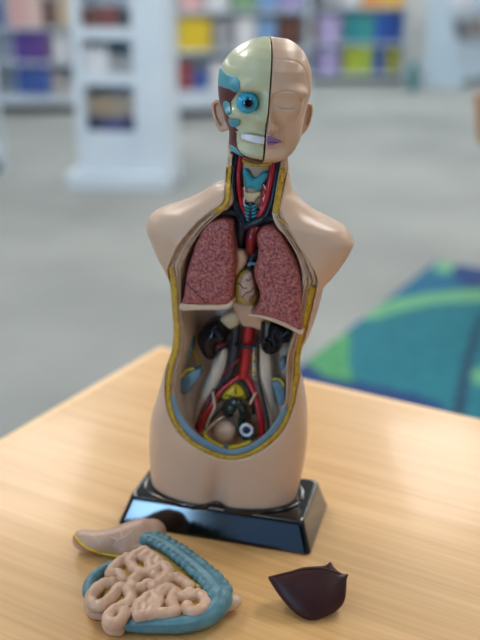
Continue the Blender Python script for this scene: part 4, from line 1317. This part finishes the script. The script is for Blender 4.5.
# white display stand
k0, k1 = zf((80, 187)), zf((140, 189))
a = math.atan2(k1[1] - k0[1], k1[0] - k0[0]) + 0.02
KL = float(np.linalg.norm(k1 - k0)) + .19
KD = 0.36
KS = thing('display_stand', 'tall white display stand with a wide right panel, left of the torso', 'display stand', k0, (0, 0, a))
Km = Matrix.Translation(Vector(k0)) @ Matrix.Rotation(a, 4, 'Z')
xr_ = KL - .21
for nm, lo_b, hi_b in (('plinth', (-.07, -.06, 0), (KL + .0, KD + .04, .10)), ('side_panel', (0, 0, .10), (.06, KD, 1.55)), ('side_panel', (xr_, 0, .10), (KL, KD, 1.55)),
                       ('back_panel', (.06, KD - .02, .10), (xr_, KD, 1.55)), ('front_panel', (.06, 0, .10), (xr_, .02, .29)), ('top_panel', (-.02, -.02, 1.55), (KL + .02, KD + .02, 1.6))):
    mb = MB(); mb.box(lo_b, hi_b, .006); mb.build(nm, M['white'], KS)
KZ = [.31, .66, .93]
for z in KZ:
    mb = MB(); mb.box((.06, 0.01, z - .02), (xr_, KD - .02, z), .003); mb.box((.06, 0, z - .02), (xr_, .012, z + .05)); mb.build('shelf', M['white'], KS)
kw = xr_ - .06
for li, (rn, items) in enumerate((('lowest', [(0, .34, .13, NV, 'navy'), (.34, .68, .12, (66, 74, 130), 'indigo'), (.68, 1, .13, (44, 50, 96), 'dark blue')]), ('middle', [(0, .5, .2, W_, 'white'), (.5, 1, .15, GR, 'grey')]),
                                  ('top', [(0, .34, .16, BR, 'brown'), (.34, .7, .17, (120, 64, 60), 'maroon'), (.7, 1, .16, CH, 'charcoal')]))):
    for k, (x0, x1, hh_, c, cn) in enumerate(items):
        book(Km, .06 + kw * (x0 + x1) / 2, .05, KZ[li] + .0005, kw * (x1 - x0) - .006, .04, hh_, c, '%s book, %s in the %s row of the tall display stand' % (cn, ORD[k], rn), 'books in the tall white stand')
for k, (x0, x1, c, cn) in enumerate(((0, .5, TN, 'tan'), (.5, 1, (190, 176, 160), 'beige'))):
    book(Km, .06 + kw * (x0 + x1) / 2, .13, KZ[0] + .0005, kw * (x1 - x0) - .006, .05, .25, c, '%s book behind the dark books low in the tall display stand' % cn, 'books in the tall white stand')

# sloping magazine rack at right, teal folder and post
r0 = zf((461, 89))
a = math.radians(58)
RL2 = 1.5
MR = thing('magazine_rack', 'pale blue sloping magazine rack at upper right beside the bookcase', 'rack', r0, (0, 0, a))
Rm = Matrix.Translation(Vector(r0)) @ Matrix.Rotation(a, 4, 'Z')
rackm = mat('rack_pale_blue', (178, 198, 214), .45, (188, 206, 220), 5)
for x in (0, RL2 - .03):
    mb = MB()
    pr_ = [(0, 0), (0.5, 0), (0.5, 1.5), (0.42, 1.5), (0, .15)]
    V = [(x, p[0], p[1]) for p in pr_] + [(x + .03, p[0], p[1]) for p in pr_]
    mb.add(V, [[4, 3, 2, 1, 0], [5, 6, 7, 8, 9]] + [[i, (i + 1) % 5, 5 + (i + 1) % 5, 5 + i] for i in range(5)])
    mb.build('side_panel', rackm, MR)
for k, (z0, z1) in enumerate(((.12, .5), (.56, .9), (.96, 1.35))):
    mb = MB()
    y0, y1 = .42 * (z0 - .15) / 1.35 + .02, .42 * (z1 - .15) / 1.35 + .02
    V = [(.03, y0, z0), (RL2 - .03, y0, z0), (RL2 - .03, y1, z1), (.03, y1, z1)]
    V += [(q[0], q[1] + .02, q[2]) for q in V]
    mb.add(V, [[0, 1, 2, 3], [7, 6, 5, 4], [0, 4, 5, 1], [1, 5, 6, 2], [2, 6, 7, 3], [3, 7, 4, 0]])
    mb.box((.03, y0 - .05, z0 - .02), (RL2 - .03, y0 + .02, z0))
    mb.build('sloping_shelf', rackm, MR)
for k, (x0, w, z0, hh_, c, cn, wh) in enumerate(((.12, .34, .561, .25, (70, 80, 96), 'slate', 'left on the middle slope'), (.5, .4, .561, .25, (120, 116, 120), 'grey', 'right on the middle slope'), (.95, .3, .561, .25, (110, 90, 80), 'brown', 'outermost on the middle slope'),
                                       (.1, .36, .961, .3, (206, 218, 232), 'white', 'left on the top slope'), (.5, .4, .961, .3, (220, 206, 220), 'pale pink', 'right on the top slope'))):
    y0 = .42 * (z0 - .15) / 1.35 + .02
    sl_ = math.atan2(.42, 1.35)
    o = tag(bpy.data.objects.new('magazine', None), '%s magazine leaning %s of the pale blue rack' % (cn, wh), 'magazine', 'magazines on the pale blue rack')
    COL.objects.link(o)
    o.matrix_world = Rm @ Matrix.Translation((x0 + w / 2, y0 - .015, z0)) @ Matrix.Rotation(-sl_, 4, 'X')
    mb = MB(); mb.box((-w / 2, 0, 0), (w / 2, .002, hh_)); mb.box((-w / 2, .006, 0), (w / 2, .008, hh_)); mb.build('cover', bmat(c), o)
    mb = MB(); mb.box((-w / 2 + .002, .002, .002), (w / 2 - .003, .006, hh_ - .002)); mb.build('page_block', M['pages'], o)
tp = zf((413, 92))
o = thing('folder_box', 'narrow teal folder box standing on the floor between bookcase and pale blue rack', 'box', tp)
mb = MB(); mb.box((-.035, 0, 0), (.035, .006, .34)); mb.box((-.035, .2, 0), (.035, .206, .30)); mb.box((-.035, .006, 0), (-.030, .2, .30)); mb.box((.030, .006, 0), (.035, .2, .30)); mb.box((-.030, .006, 0), (.030, .2, .006))
mb.build('shell', bmat((30, 120, 126)), o)
mb = MB(); mb.box((-.028, .012, .006), (.028, .195, .28)); mb.build('papers', M['pages'], o)

# wooden chair at the right border
cx, cy = 1.182, 3.35
CH_ = thing('wooden_chair', 'orange brown wooden chair cut by the right border', 'chair', (cx, cy, 0), (0, 0, math.radians(100)))
mb = MB(); mb.box((-.2, -.2, .43), (.2, .2, .455), .012); mb.build('seat', M['chairwood'], CH_)
for x in (-.17, .17):
    mb = MB(); mb.tube([(x, -.17, 0.0), (x * .97, -.165, .43)], [.016, .02], 12); mb.build('leg', M['chairwood'], CH_, flat=False)
    mb = MB(); mb.tube(smooth([(x, .12, 0.0), (x, .14, .43), (x * .99, .19, .65), (x * .98, .26, .84)], 5), .018, 12); mb.build('leg', M['chairwood'], CH_, flat=False)
mb = MB()
pts = [(xx, .235 - .03 * math.cos(xx / .17 * 1.5)) for xx in np.linspace(-.165, .165, 11)]
for zz0, zz1, sh in ((.66, .86, .03),):
    V, Fq = [], []
    for xx, yy in pts:
        top = zz1 - .02 * (xx / .165) ** 2
        V += [(xx, yy - .008, zz0), (xx, yy + .012, zz0), (xx, yy + .012 + sh, top), (xx, yy - .008 + sh, top)]
    for i in range(10):
        for q in range(4):
            r = (q + 1) % 4
            Fq.append([i * 4 + q, i * 4 + 4 + q, i * 4 + 4 + r, i * 4 + r])
    Fq += [[0, 1, 2, 3], [43, 42, 41, 40]]
    mb.add(V, Fq)
mb.build('backrest', M['chairwood'], CH_)
mb = MB()
for x in (-.17, .17):
    mb.box((x - .008, -.16, .2), (x + .008, .18, .225))
mb.build('stretcher', M['chairwood'], CH_)

# ================================================================== CAMERA, WORLD, VIEW
cd = bpy.data.cameras.new('camera')
cd.sensor_fit = 'VERTICAL'
cd.sensor_height = 24
cd.lens = FPX / 640 * 24
cd.dof.use_dof = True
cd.dof.focus_distance = 0.805
cd.dof.aperture_fstop = 2.0
cd.clip_start = 0.05
co = bpy.data.objects.new('camera', cd)
co.location = CAM
co.rotation_euler = (math.pi / 2 - PITCH, 0, 0)
COL.objects.link(co)
SC.camera = co
w = bpy.data.worlds.new('sky')
SC.world = w
w.use_nodes = True
bg = w.node_tree.nodes['Background']
sky = w.node_tree.nodes.new('ShaderNodeTexSky')
sky.sky_type = 'HOSEK_WILKIE'
sky.sun_direction = (0.3, -0.5, 0.6)
sky.turbidity = 4
w.node_tree.links.new(sky.outputs['Color'], bg.inputs['Color'])
bg.inputs['Strength'].default_value = 1.0
vs = SC.view_settings
vs.view_transform = 'Standard'
vs.look = 'None'
vs.gamma = 1
vs.use_curve_mapping = False
vs.exposure = 0.13
